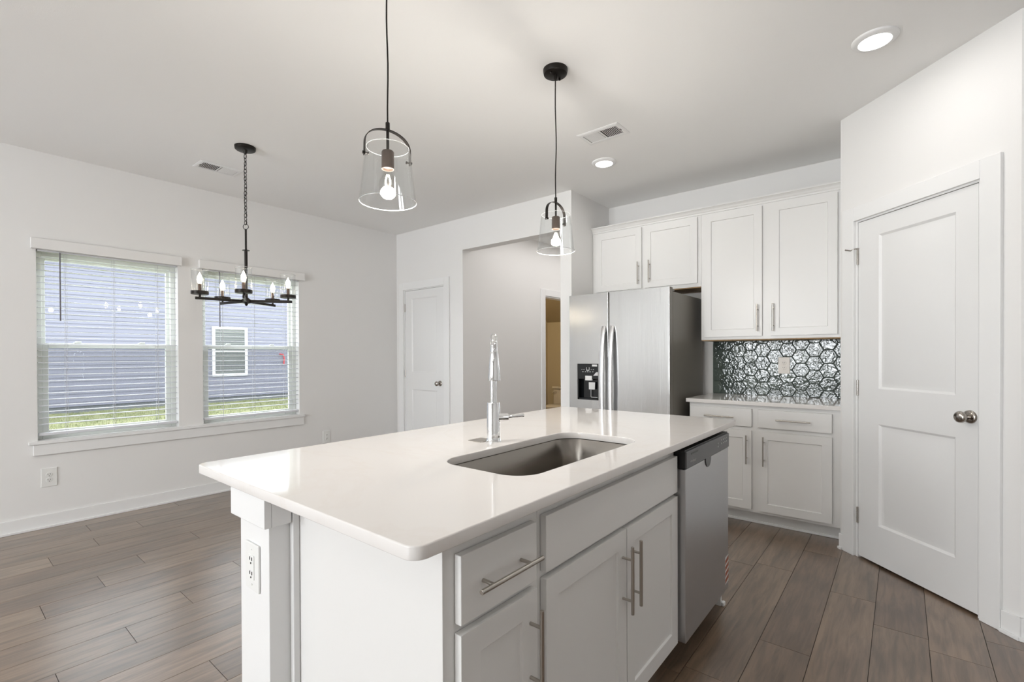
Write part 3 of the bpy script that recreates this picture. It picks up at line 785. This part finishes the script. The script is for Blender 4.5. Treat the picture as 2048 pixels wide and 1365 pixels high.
boxo('sticker', (DH[1] - .062, DH[1] - .014, FYF + .0006, FYF + .0022, dz1 - .022, dz1 - .006), m_label, disp, bevel=0)
bm = NB(); v = [bm.verts.new((x, FYF + .0012, z)) for x, z in ((DH[1] - .050, dz1 - .100), (DH[1] - .006, dz1 - .100), (DH[1] - .006, dz1 - .070), (DH[1] - .022, dz1 - .070))]; bm.faces.new(v)
ob = obj('clear_sticker', bm, m_icon, disp)
text('Whirlpool', .024, m_label, rd, (-1.483 + 1.815, FYF + .0045, 1.684), (math.radians(90), 0, 0), 'brand_lettering')
for q in (FX1 - .10, FX0 + .02): boxo('hinge_cover', (q, q + .08, FYF + .06, FYF + .16, 1.7455, 1.762), m_fside, fr, bevel=.004)
for q in (FX0 + .04, FX1 - .08):
    for p in (FYF + .1, -.1): boxo('foot', (q, q + .04, p, p + .04, 0, .03), m_bplast, fr, bevel=0)

# ---------------------------------------------------------------- island
IX0, IX1, IY0, IY1, TZ, TB = -1.711, -.654, .533, 2.621, .914, .887
SK = (-1.145, -.796, 1.023, 1.786)
itop = slab_curve('island_countertop', [rrect(IX0, IX1, IY0, IY1, .032, 8), rrect(*SK, .085, 10)], TB, TZ, .003, m_quartz)
tag(itop, 'large white quartz worktop of the kitchen island with a sink cutout', 'countertop')
# knee wall / post
kw = thing('island_post', 'white panelled half wall and square post supporting the seating side of the island', 'post', (-1.373, .566, 0))
boxo('post', (-.089, .089, 0, 1.93, 0, .8865), m_trim, kw, bevel=.002)
boxo('post_cap', [(-.107, .106, -.019, -.0005, .803, .8865), (-.107, -.0895, -.0005, 1.93, .803, .8865), (.0895, .106, -.0005, .052, .803, .8865)], m_trim, kw, bevel=.002)
boxo('scribe_moulding', (.0895, .108, .0545, .0735, 0, .8865), m_trim, kw, bevel=.003)
boxo('shoe_moulding', [(-.1, .089, -.012, -.0005, 0, .02), (-.101, -.0895, -.012, 1.93, 0, .02)], m_trim, kw, bevel=.003)
# drawer cabinet nearest the camera. local x = world y, front faces +x world
XF = -.680
def isl(name, label, cat='cabinet'): return thing(name, label, cat, (XF, 0, 0), PI / 2)
YBK = .58  # depth of boxes behind the door plane
c1 = isl('island_drawer_cabinet', 'narrow white island cabinet with one drawer over one door, at the near end')
carcass(c1, .640, .954, .02, YBK, .1, .886, [(.69, .905, .72, .83), (.69, .905, .14, .67)])
boxo('end_panel', (.6395 - .0, .640, .02, YBK + .018, 0, .886), m_cab, c1, bevel=0)
boxo('toe_kick', (.641, .954, .095, .11, 0, .1), m_cab, c1, bevel=0)
drawer(c1, .671, .927, .708, .849, 0); cab_door(c1, .671, .927, .118, .689, .899, .552, 0)
c2 = isl('island_sink_cabinet', 'wide white island cabinet with a blank front panel over two doors, under the sink')
carcass(c2, .955, 1.868, .02, YBK, .1, .886, [(1.0, 1.82, .73, .83), (1.0, 1.82, .14, .68)])
boxo('toe_kick', (.955, 1.868, .095, .11, 0, .1), m_cab, c2, bevel=0)
drawer(c2, .965, 1.856, .711, .852, 0, False, 'blank_panel')
cab_door(c2, .965, 1.408, .118, .695, 1.380, .548, 0); cab_door(c2, 1.413, 1.856, .118, .695, 1.442, .550, 0)
ep = thing('island_end_panel', 'white panel closing the far end of the island beside the dishwasher', 'panel', (-.98, 2.49, 0))
boxo('panel', (-.28, .285, -.008, .010, 0, .886), m_cab, ep)
boxo('shoe_moulding', [(-.28, .285, .0105, .022, 0, .02), (.2855, .300, -.008, .022, 0, .020)], m_trim, ep, bevel=.004)
# dishwasher
dw = thing('dishwasher', 'stainless steel dishwasher built into the far end of the island', 'dishwasher', (-.655, 0, 0), PI / 2)
D0, D1 = 1.874, 2.466
boxo('tub', (D0 + .004, D1 - .004, .055, .58, .10, .868), m_bplast, dw, bevel=0)
boxo('toe_panel', (D0 + .004, D1 - .004, .10, .12, .0, .10), m_bplast, dw, bevel=0)
dd = boxo('door', (D0, D1, 0, .052, .113, .798), m_steel2, dw, bevel=.004)
bm = NB()   # control panel with side cheek
bx(bm, D0, D1, -.004, .052, .8, .868)
cp = obj('control_panel', bm, m_gpanel, dw, bevel=.004)
for q in (D0 - .0012, D1 + .0002): boxo('panel_end', (q, q + .001, .002, .05, .801, .867), m_bplast, cp, bevel=0)
boxo('top_edge', (D0 + .002, D1 - .002, .004, .05, .8685, .873), m_bplast, cp, bevel=0)
boxo('vent_slot', (D0 + .05, D0 + .135, -.005, -.0042, .850, .856), m_bplast, cp, bevel=0)
text('Whirlpool', .016, m_icon, cp, (D0 + .075, -.0045, .822), (math.radians(90), 0, 0), 'brand_lettering')
for i in range(4):
    for z in (.832, .848): boxo('button', (D1 - .135 + i * .028, D1 - .125 + i * .028, -.0052, -.0042, z, z + .006), m_icon, cp, bevel=0)
for z in (.824, .838): boxo('indicator_light', (D1 - .185, D1 - .177, -.0052, -.0042, z, z + .008), m_icon, cp, bevel=0)
bm = NB(); lathe(bm, [(.001, -.0015), (.036, -.0015), (.038, 0.004)], 28, ((D0 + D1) / 2 - .02, -.002, .797), 'y'); obj('pocket_handle', bm, m_gpanel, dd, smooth=0)
bm = NB()
for i in range(4): 
    z = .150 + i * .030; v = [bm.verts.new((x, -.0008, zz)) for x, zz in ((D1 - .055, z), (D1 - .002, z + .012), (D1 - .002, z + .032), (D1 - .055, z + .020))]; bm.faces.new(v)
obj('striped_label', bm, m_orange, dd, smooth=0, fix=False)
boxo('label_backing', (D1 - .056, D1 - .001, -.0006, -.0001, .146, .276), m_label, dd, bevel=0)

# sink
def sink():
    r = thing('kitchen_sink', 'stainless steel undermount sink basin in the island top', 'sink', ((SK[0] + SK[1]) / 2, (SK[2] + SK[3]) / 2, TB))
    hx, hy = (SK[1] - SK[0]) / 2 + .008, (SK[3] - SK[2]) / 2 + .008
    bm = NB(); rings = []
    def rr(inset, z, rad): return [bm.verts.new((p[0], p[1], z)) for p in rrect(-hx + inset, hx - inset, -hy + inset, hy - inset, rad, 8)]
    rings.append(rr(-.025, -.0015, .10)); rings.append(rr(0, -.0015, .09)); rings.append(rr(.002, -.004, .088))
    rings.append(rr(.008, -.185, .080))
    for k in range(1, 7):
        a = k / 6 * PI / 2; rings.append(rr(.008 + .035 * (1 - math.cos(a)), -.185 - .035 * math.sin(a), .078 - .02 * k / 6))
    rings.append(rr(.12, -.224, .03))
    skin(bm, rings, caps=False); bm.faces.new(rings[-1])
    o = obj('basin', bm, m_sink, r, smooth=60, fix=False)
    s = o.modifiers.new('thick', 'SOLIDIFY'); s.thickness = .0012; s.offset = 1
    bm = NB(); lathe(bm, [(.001, -.2235), (.028, -.2235), (.034, -.219), (.045, -.2205), (.047, -.2225)], 28, (0, 0, .0)); obj('drain', bm, m_chrome, r)
    return r
sink()

# faucet
fc = thing('kitchen_faucet', 'tall chrome pull-down faucet standing behind the island sink', 'faucet', (-1.222, 1.385, TZ))
dv = Vector((1.222, -1.385)).normalized()        # spout swings towards the camera
dv = Vector((math.cos(math.radians(-47)), math.sin(math.radians(-47))))
bm = NB(); lathe(bm, [(.030, 0), (.030, .004), (.0275, .006), (.0265, .02), (.0245, .150), (.0235, .153), (.001, .153)], 36); bm.faces.new([v for v in bm.verts[:36]][::-1])
obj('faucet_body', bm, m_chrome, fc, smooth=50)
bm = NB(); pts = [(0, 0, .150), (0, 0, .25), (0, 0, .345)]; R = .060
for i in range(1, 17):
    a = PI * i / 16; q = R * (1 - math.cos(a)); pts.append((dv.x * q, dv.y * q, .345 + R * math.sin(a)))
pts.append((dv.x * 2 * R, dv.y * 2 * R, .340))
tube(bm, pts, .0126, 20); fsp = obj('gooseneck_spout', bm, m_chrome, fc, smooth=60)
bm = NB(); c = (dv.x * 2 * R, dv.y * 2 * R, 0)
lathe(bm, [(.0125, .348), (.0135, .344), (.0148, .340), (.0222, .246), (.0216, .243), (.015, .243), (.014, .248), (.001, .248)], 28, c)
obj('spray_head', bm, m_chrome, fc, smooth=50)
hd = Vector((math.cos(math.radians(43)), math.sin(math.radians(43)), 0))
bm = NB(); cyl(bm, hd * .018 + Vector((0, 0, .094)), hd * .058 + Vector((0, 0, .095)), .0165, .0155, n=24)
p0 = hd * .058 + Vector((0, 0, .097)); tube(bm, [p0, p0 + hd * .016 + Vector((0, 0, .001)), p0 + hd * .052 + Vector((0, 0, .004)), p0 + hd * .060 + Vector((0, 0, .004))], [.0085, .0058, .0062, .0085], 14)
obj('lever_handle', bm, m_chrome, fc, smooth=45)
bm = NB(); bx(bm, -.034, .034, -.0375, .0375, 0, .003)
bmesh.ops.rotate(bm, verts=bm.verts[:], cent=(0, 0, 0), matrix=Matrix.Rotation(0, 3, 'Z')); bmesh.ops.translate(bm, verts=bm.verts[:], vec=(-.062, -.004, 0))
obj('deck_plate', bm, m_nickel, fc, bevel=.001)

# ---------------------------------------------------------------- pendants
def pendant(label, loc, rz):
    r = thing('pendant_light', label, 'pendant light', loc, rz, None)
    bm = NB(); lathe(bm, [(.001, -.030), (.052, -.030), (.060, -.026), (.064, -.010), (.064, -.0005), (.001, -.0005)], 40); obj('canopy', bm, m_black, r, smooth=40)
    bm = NB()
    lathe(bm, [(.004, -.055), (.009, -.050), (.011, -.030)], 16); obj('cord_grip', bm, m_black, r)
    for a in (0, PI):
        bm = NB(); lathe(bm, [(.001, -.040), (.005, -.038), (.0065, -.034), (.005, -.029)], 12, (.04 * math.cos(a), .04 * math.sin(a), 0)); obj('canopy_screw', bm, m_black, r)
    zt = 2.072 - H
    bm = NB(); rnd = random.Random(int(abs(loc[1]) * 100)); pts = []
    for i in range(13):
        q = i / 12; amp = .0035 * math.sin(PI * q); pts.append((amp * math.sin(q * 9 + loc[1]), amp * math.cos(q * 7), -.045 + (zt + .045) * q))
    tube(bm, pts, .0030, 8); obj('cord', bm, m_black, r, smooth=60)
    bm = NB(); cyl(bm, (0, 0, zt), (0, 0, zt - .022), .0075, n=16); cyl(bm, (0, 0, zt - .02), (0, 0, 1.972 - H), .0052, n=12)
    obj('stem', bm, m_black, r)
    # strap handle: flat band arch
    zs = 2.046 - H; sp = .083
    bm = NB(); rings = []; n = 28
    pts = []
    for i in range(n + 1):
        a = PI * i / n; x = -math.cos(a) * sp * (1.0); z = zs - .062 + .062 * math.sin(a) ** .9
        pts.append((x, z))
    pts = [(-sp - .001, zs - .106), (-sp - .0005, zs - .085)] + pts + [(sp + .0005, zs - .085), (sp + .001, zs - .106)]
    for i, (x, z) in enumerate(pts):
        a = pts[max(i - 1, 0)]; b = pts[min(i + 1, len(pts) - 1)]; d = Vector((b[0] - a[0], b[1] - a[1])).normalized(); nn = Vector((-d.y, d.x)) * .0012
        rings.append([bm.verts.new((x + nn.x, -.0075, z + nn.y)), bm.verts.new((x + nn.x, .0075, z + nn.y)), bm.verts.new((x - nn.x, .0075, z - nn.y)), bm.verts.new((x - nn.x, -.0075, z - nn.y))])
    skin(bm, rings); obj('strap', bm, m_black, r, smooth=40)
    for s in (-1, 1):
        bm = NB(); cyl(bm, (s * (sp - .014), 0, zs - .098), (s * (sp + .006), 0, zs - .098), .0026, n=10); cyl(bm, (s * (sp + .002), 0, zs - .098), (s * (sp + .007), 0, zs - .098), .0055, n=14)
        cyl(bm, (s * (sp - .014), 0, zs - .098), (s * (sp - .011), 0, zs - .098), .0050, n=14); obj('shade_screw', bm, m_black, r)
    # socket
    z1, z0 = 1.968 - H, 1.908 - H
    bm = NB(); lathe(bm, [(.001, z1 + .004), (.019, z1 + .004), (.0215, z1), (.0215, z0), (.019, z0), (.019, z0 + .008), (.001, z0 + .008)], 32); obj('socket', bm, m_socket, r, smooth=40)
    # bulb
    bm = NB(); zb = z0
    lathe(bm, [(.013, zb + .006), (.0135, zb - .012), (.0185, zb - .024), (.028, zb - .040), (.0315, zb - .058), (.028, zb - .076), (.017, zb - .089), (.001, zb - .093)], 28); bl = obj('bulb', bm, m_thin, r, smooth=70)
    bm = NB()
    for i in range(4):
        a = PI / 2 * i + .4; tube(bm, [(.004 * math.cos(a), .004 * math.sin(a), zb - .02), (.013 * math.cos(a), .013 * math.sin(a), zb - .045), (.005 * math.cos(a + .6), .005 * math.sin(a + .6), zb - .078)], .0017, 6)
    obj('filament', bm, m_fil, bl)
    l = light('bulb_light', 'POINT', (0, 0, zb - .053), (0, 0, 0), 12, (1, .95, .89)); l.data.shadow_soft_size = .026; l.parent = r
    # glass shade: open truncated cone with real thickness
    zt, zb = 1.983 - H, 1.792 - H; rt, rb, t = .075, .100, .0032
    prof = [(rt, zt), (rt + .004, zt - .02), (rb - .006, zb + .03), (rb, zb)]
    inner = [(a - t, z) for a, z in prof][::-1]
    bm = NB(); rings = lathe(bm, prof + inner, 64); 
    n = 64
    for i in range(n): bm.faces.new((rings[-1][i], rings[-1][(i + 1) % n], rings[0][(i + 1) % n], rings[0][i]))
    sh = obj('glass_shade', bm, m_glass, r, smooth=50)
    for rr_, zz in ((rt - t / 2, zt), (rb - t / 2, zb)):
        bm = NB(); tube(bm, [(rr_ * math.cos(2 * PI * i / 64), rr_ * math.sin(2 * PI * i / 64), zz) for i in range(64)], (.0010 if zz == zt else .0016), 6, closed=True); obj('rim_glint', bm, m_rim_glint, sh, smooth=60)  # pale rings paint the bright glint along the shade's edges
    return r
pendant('clear glass pendant over the near half of the island, its canopy out of frame', (-1.41, 1.04, H), math.radians(75))
pendant('clear glass pendant hanging beyond the sink, with its round black ceiling canopy in view', (-1.405, 2.092, H), math.radians(90))

# ---------------------------------------------------------------- chandelier
def chandelier():
    r = thing('chandelier', 'black five-arm chandelier with clear glass cylinders in front of the right window', 'chandelier', (-3.63, 1.455, H))
    bm = NB(); lathe(bm, [(.001, -.024), (.060, -.024), (.066, -.019), (.068, -.003), (.068, -.0005), (.001, -.0005)], 40); lathe(bm, [(.001, -.055), (.008, -.052), (.013, -.036), (.016, -.024)], 20); obj('canopy', bm, m_black, r, smooth=40)
    bm = NB(); z = -.055; k = 0
    while z > 2.190 - H:
        a, b, rr = .0165, .0098, .0022; n = 14
        pts = []
        for i in range(n):
            t = 2 * PI * i / n; u = b * math.cos(t); zz = a * math.sin(t); ang = (k % 2) * PI / 2 + .5 + .12 * math.sin(k * 2.1)
            pts.append((u * math.cos(ang) + .0012 * math.sin(k), u * math.sin(ang), z - a + zz + .004))
        tube(bm, pts, rr, 6, closed=True); z -= .0262; k += 1
    tube(bm, [(.006 * math.sin(i * .9), .006 * math.cos(i * .7), -.05 - i * .0265) for i in range(20)], .0018, 6)
    obj('chain', bm, m_black, r, smooth=60)
    hb = 1.640 - H
    bm = NB(); tube(bm, [(.0185 * math.cos(t * 2 * PI / 24) * .75, .0185 * math.cos(t * 2 * PI / 24) * .66, 2.172 - H + .0185 * math.sin(t * 2 * PI / 24)) for t in range(24)], .0022, 8, closed=True); obj('hanging_ring', bm, m_black, r, smooth=60)
    bm = NB(); cyl(bm, (0, 0, 2.155 - H), (0, 0, 2.0 - H), .0068, n=16); cyl(bm, (0, 0, 2.005 - H), (0, 0, 2.001 - H), .024, n=24); cyl(bm, (0, 0, 2.001 - H), (0, 0, hb + .02), .0105, n=18)
    obj('rod', bm, m_black, r, smooth=40)
    bm = NB(); lathe(bm, [(.001, hb + .030), (.011, hb + .028), (.030, hb + .012), (.031, hb - .010), (.012, hb - .016), (.007, hb - .030), (.001, hb - .033)], 24); obj('hub', bm, m_black, r, smooth=30)
    base = math.atan2(-1.455, 3.63) - math.radians(3)
    for k in range(5):
        a = base + k * 2 * PI / 5; d = Vector((math.cos(a), math.sin(a), 0)); R = .283; s = Vector((-d.y, d.x, 0))
        bm = NB(); e = .310
        for (za, zb_) in ((hb - .008, hb + .010),):
            P = [d * .02 + s * .006, d * e + s * .006, d * e - s * .006, d * .02 - s * .006]
            lo = [bm.verts.new((p.x, p.y, za)) for p in P]; hi = [bm.verts.new((p.x, p.y, zb_)) for p in P]
            bm.faces.new(lo[::-1]); bm.faces.new(hi)
            for i in range(4): bm.faces.new((lo[i], lo[(i + 1) % 4], hi[(i + 1) % 4], hi[i]))
        arm = obj('arm', bm, m_black, r, bevel=.0015)
        c = d * R
        bm = NB(); cyl(bm, (c.x, c.y, hb + .008), (c.x, c.y, hb + .028), .0065, n=14)
        lathe(bm, [(.001, hb + .026), (.050, hb + .026), (.052, hb + .028), (.052, hb + .048), (.047, hb + .048), (.047, hb + .031), (.001, hb + .031)], 36, (c.x, c.y, 0)); cup = obj('cup', bm, m_black, arm, smooth=40)
        bm = NB(); cyl(bm, (c.x, c.y, hb + .031), (c.x, c.y, hb + .098), .0098, n=20); obj('candle_sleeve', bm, m_bronze, arm, smooth=40)
        zc = hb + .098
        bm = NB(); lathe(bm, [(.0065, zc - .002), (.010, zc + .008), (.0165, zc + .026), (.0155, zc + .042), (.008, zc + .060), (.002, zc + .074), (.0005, zc + .076)], 20, (c.x, c.y, 0)); obj('candle_bulb', bm, m_bulb, arm, smooth=70)
        l = light('bulb_light', 'POINT', (c.x, c.y, zc + .03), (0, 0, 0), 4.2, (1, .95, .89)); l.data.shadow_soft_size = .01; l.parent = r
        t = .0025; z0, z1 = hb + .0485, hb + .195
        prof = [(.0495, z1), (.0495, z0), (.0495 - t, z0), (.0495 - t, z1)]
        bm = NB(); rings = lathe(bm, prof, 40, (c.x, c.y, 0))
        for i in range(40): bm.faces.new((rings[-1][i], rings[-1][(i + 1) % 40], rings[0][(i + 1) % 40], rings[0][i]))
        gc = obj('glass_cylinder', bm, m_glass, arm, smooth=50)
        bm = NB(); tube(bm, [(c.x + .0483 * math.cos(2 * PI * i / 40), c.y + .0483 * math.sin(2 * PI * i / 40), z1) for i in range(40)], .0014, 6, closed=True); obj('rim_glint', bm, m_rim_glint, gc, smooth=60)  # pale ring paints the glint on the cylinder's top edge
    boxo('tag', (.010, .0115, -.012, .006, hb - .01, hb + .025), m_label, r, bevel=0)
    return r
chandelier()

# ---------------------------------------------------------------- ceiling fittings
def can(label, loc):
    r = thing('recessed_light', label, 'ceiling light', loc, 0, None)
    bm = NB(); lathe(bm, [(.093, -.0005), (.093, -.004), (.088, -.010), (.074, -.015), (.066, -.016), (.064, -.013), (.064, -.0005)], 48); obj('trim_ring', bm, m_trim, r, smooth=40)
    bm = NB(); lathe(bm, [(.001, -.0145), (.064, -.0135), (.064, -.010), (.001, -.010)], 40); obj('diffuser', bm, m_can, r, smooth=40)
    l = light('can_light', 'AREA', (0, 0, -.02), (0, 0, 0), 1.5, (1, .975, .95), .12, .12); l.data.shape = 'DISK'; l.parent = r
    return r
can('round recessed ceiling light at the upper right, above the pantry door', (-.101, 2.853, H))
can('round recessed ceiling light beside the vent, in front of the wall cabinets', (-1.79, 3.335, H))
added_cans = [(-.101, .9), (-1.79, -.9), (-3.3, -.9), (-.1, -2.8), (-1.8, -2.8), (-3.4, -2.8), (1.5, -.9), (1.5, -2.8)]  # extra unseen ceiling lights, added for more even room light
for k, (x, y) in enumerate(added_cans):
    can('added round recessed ceiling light, out of view behind the camera', (x, y, H))['group'] = 'added ceiling lights behind the camera'

def vent(label, loc, rz, W=.30, D=.19, flip=False):
    r = thing('ceiling_vent', label, 'air vent', loc, rz, None)
    w, d = W / 2, D / 2; iw, idp = w - .028, d - .033
    bm = NB()
    for (a, b, z) in (((w, d), (w - .004, d - .004), 0),):
        pass
    rings = []
    for ww, dd, z in ((w, d, -.0005), (w, d, -.003), (w - .012, d - .012, -.007), (iw, idp, -.007), (iw, idp, -.0005)):
        rings.append([bm.verts.new(p) for p in ((-ww, -dd, z), (ww, -dd, z), (ww, dd, z), (-ww, dd, z))])
    skin(bm, rings, caps=False)
    bx(bm, -.005, .005, -idp, idp, -.0065, -.0015)
    obj('vent_frame', bm, m_trim, r, smooth=0)
    boxo('duct', (-iw, iw, -idp, idp, -.0012, -.0006), m_dark, r, bevel=0)
    bm = NB(); n = 9
    for side in (-1, 1):
        ang = math.radians(28) * (1)
        for i in range(n):
            x = side * (.012 + (iw - .016) * (i + .5) / n); tl = .0065
            lean = -side * (.0050)
            v = [bm.verts.new(p) for p in ((x - lean, -idp, -.0068), (x - lean, idp, -.0068), (x + lean * .9, idp, -.0018), (x + lean * .9, -idp, -.0018))]
            bm.faces.new(v)
            v2 = [bm.verts.new((q.co.x + .0012, q.co.y, q.co.z)) for q in v]; bm.faces.new(v2[::-1])
            for k in range(4): bm.faces.new((v[k], v[(k + 1) % 4], v2[(k + 1) % 4], v2[k]))
    obj('louvers', bm, m_trim, r, smooth=0)
    boxo('damper_lever', (iw * (1 if not flip else -1) + (.004 if not flip else -.008), iw * (1 if not flip else -1) + (.008 if not flip else -.004), -.012, .012, -.0085, -.007), m_dark, r, bevel=0)
    return r
vent('white ceiling vent between the pendant and the recessed light over the kitchen', (-1.565, 2.905, H), 0)
vent('white ceiling vent left of the chandelier, near the window wall', (-4.205, 1.485, H), PI / 2, flip=True)

# ---------------------------------------------------------------- toilet in the powder room
tl = thing('toilet', 'white toilet seen through the powder room doorway', 'toilet', (-4.47, 6.98, 0), 0)
boxo('tank', (-.23, .23, -.09, .10, .38, .66), m_porc, tl, bevel=.02, seg=4)
boxo('tank_lid', (-.245, .245, -.105, .11, .661, .70), m_porc, tl, bevel=.012, seg=3)
bm = NB(); cyl(bm, (-.16, -.09, .615), (-.16, -.115, .615), .012, n=14); tube(bm, [(-.16, -.112, .615), (-.19, -.118, .612), (-.225, -.116, .60)], .006, 8); obj('flush_lever', bm, m_chrome, tl)
def ell(bm, cx, cy, z, rx, ry, n=32): return [bm.verts.new((cx + rx * math.cos(2 * PI * i / n), cy + ry * math.sin(2 * PI * i / n) * (1.0 if math.sin(2 * PI * i / n) > 0 else 1.25), z)) for i in range(n)]
bm = NB(); skin(bm, [ell(bm, 0, -.28, 0, .11, .20), ell(bm, 0, -.28, .05, .10, .18), ell(bm, 0, -.29, .2, .12, .17), ell(bm, 0, -.31, .33, .175, .20), ell(bm, 0, -.31, .385, .185, .21)]); obj('bowl', bm, m_porc, tl, smooth=60)
bm = NB(); skin(bm, [ell(bm, 0, -.31, .386, .188, .215), ell(bm, 0, -.31, .405, .188, .215), ell(bm, 0, -.31, .412, .18, .205)]); obj('seat_lid', bm, m_porc, tl, smooth=40)

# ---------------------------------------------------------------- outside
NX, GZ = -17.8, -.30
gr = NB(); nx, ny = 60, 60
rnd = random.Random(3); G = [[gr.verts.new((-5.0 - 12.78 * i / nx, -9 + 32.0 * j / ny, GZ + rnd.uniform(-.012, .012))) for j in range(ny + 1)] for i in range(nx + 1)]
for i in range(nx):
    for j in range(ny): gr.faces.new((G[i][j], G[i][j + 1], G[i + 1][j + 1], G[i + 1][j]))
for k in range(26000):
    x = rnd.uniform(-17.75, -8.0); y = rnd.uniform(.0, 10.5) ; hgt = rnd.uniform(.03, .075); a = rnd.uniform(0, PI); dx, dy = .006 * math.cos(a), .006 * math.sin(a)
    lx, ly = rnd.uniform(-.03, .03), rnd.uniform(-.03, .03)
    gr.faces.new([gr.verts.new(p) for p in ((x - dx, y - dy, GZ - .01), (x + dx, y + dy, GZ - .01), (x + lx, y + ly, GZ + hgt))])
o = obj('lawn', gr, m_grass, smooth=0, fix=False); tag(o, 'green and straw-coloured grass outside the windows', 'grass', kind='stuff')

nh = thing('neighbour_house', 'lavender-grey sided house wall seen through the blinds', 'house', (NX, 4, GZ))
bm = NB(); z = .17; lap = .115; ya, yb2 = -14, 20; top = 4.5
P = [(0, z)]
while z < top:
    P += [(.016, z), (.002, z + lap)]; z += lap
P += [(-.2, z), (-.2, .17)]
def sect(bm, P, y0, y1):
    A = [bm.verts.new((p[0], y0, p[1])) for p in P]; B = [bm.verts.new((p[0], y1, p[1])) for p in P]
    for i in range(len(P)): bm.faces.new((A[i], A[(i + 1) % len(P)], B[(i + 1) % len(P)], B[i]))
sect(bm, P, ya, yb2); obj('siding', bm, m_siding, nh, smooth=0)
boxo('foundation', (-.22, -.01, ya, yb2, -.2, .17), m_found, nh, bevel=0)
bm = NB(); bx(bm, -.6, .35, ya - .3, yb2 + .3, top + .05, top + .14); obj('eave', bm, m_xtrim, nh)
wy0, wy1, wz0, wz1 = 2.13, 3.06, .96, 2.46   # relative to the house origin
bm = NB(); t = .09
for b in ((.0, .05, wy0 - t, wy0, wz0 - t, wz1 + t), (.0, .05, wy1, wy1 + t, wz0 - t, wz1 + t), (.0, .05, wy0, wy1, wz1, wz1 + t), (.0, .05, wy0, wy1, wz0 - t, wz0), (.01, .045, wy0, wy1, 1.69, 1.74)): bx(bm, *b)
nw = obj('window_frame', bm, m_xtrim, nh)
boxo('pane', (.0165, .022, wy0, wy1, wz0, wz1), m_nglass, nw, bevel=0)
bm = NB(); z = wz0 + .03
while z < wz1: bx(bm, .022, .026, wy0, wy1, z, z + .022); z += .075
obj('interior_blind', bm, mat('neighbour_blind', (.16, .17, .15), .6), nw, smooth=0)
bm = NB(); tube(bm, [(.05, 4.25, 1.62), (.07, 4.38, 1.60), (.06, 4.42, 1.45), (.06, 4.40, 1.25)], .022, 8); obj('hose_stub', bm, m_tape, nh, smooth=50)
for s in (-1,):
    pass
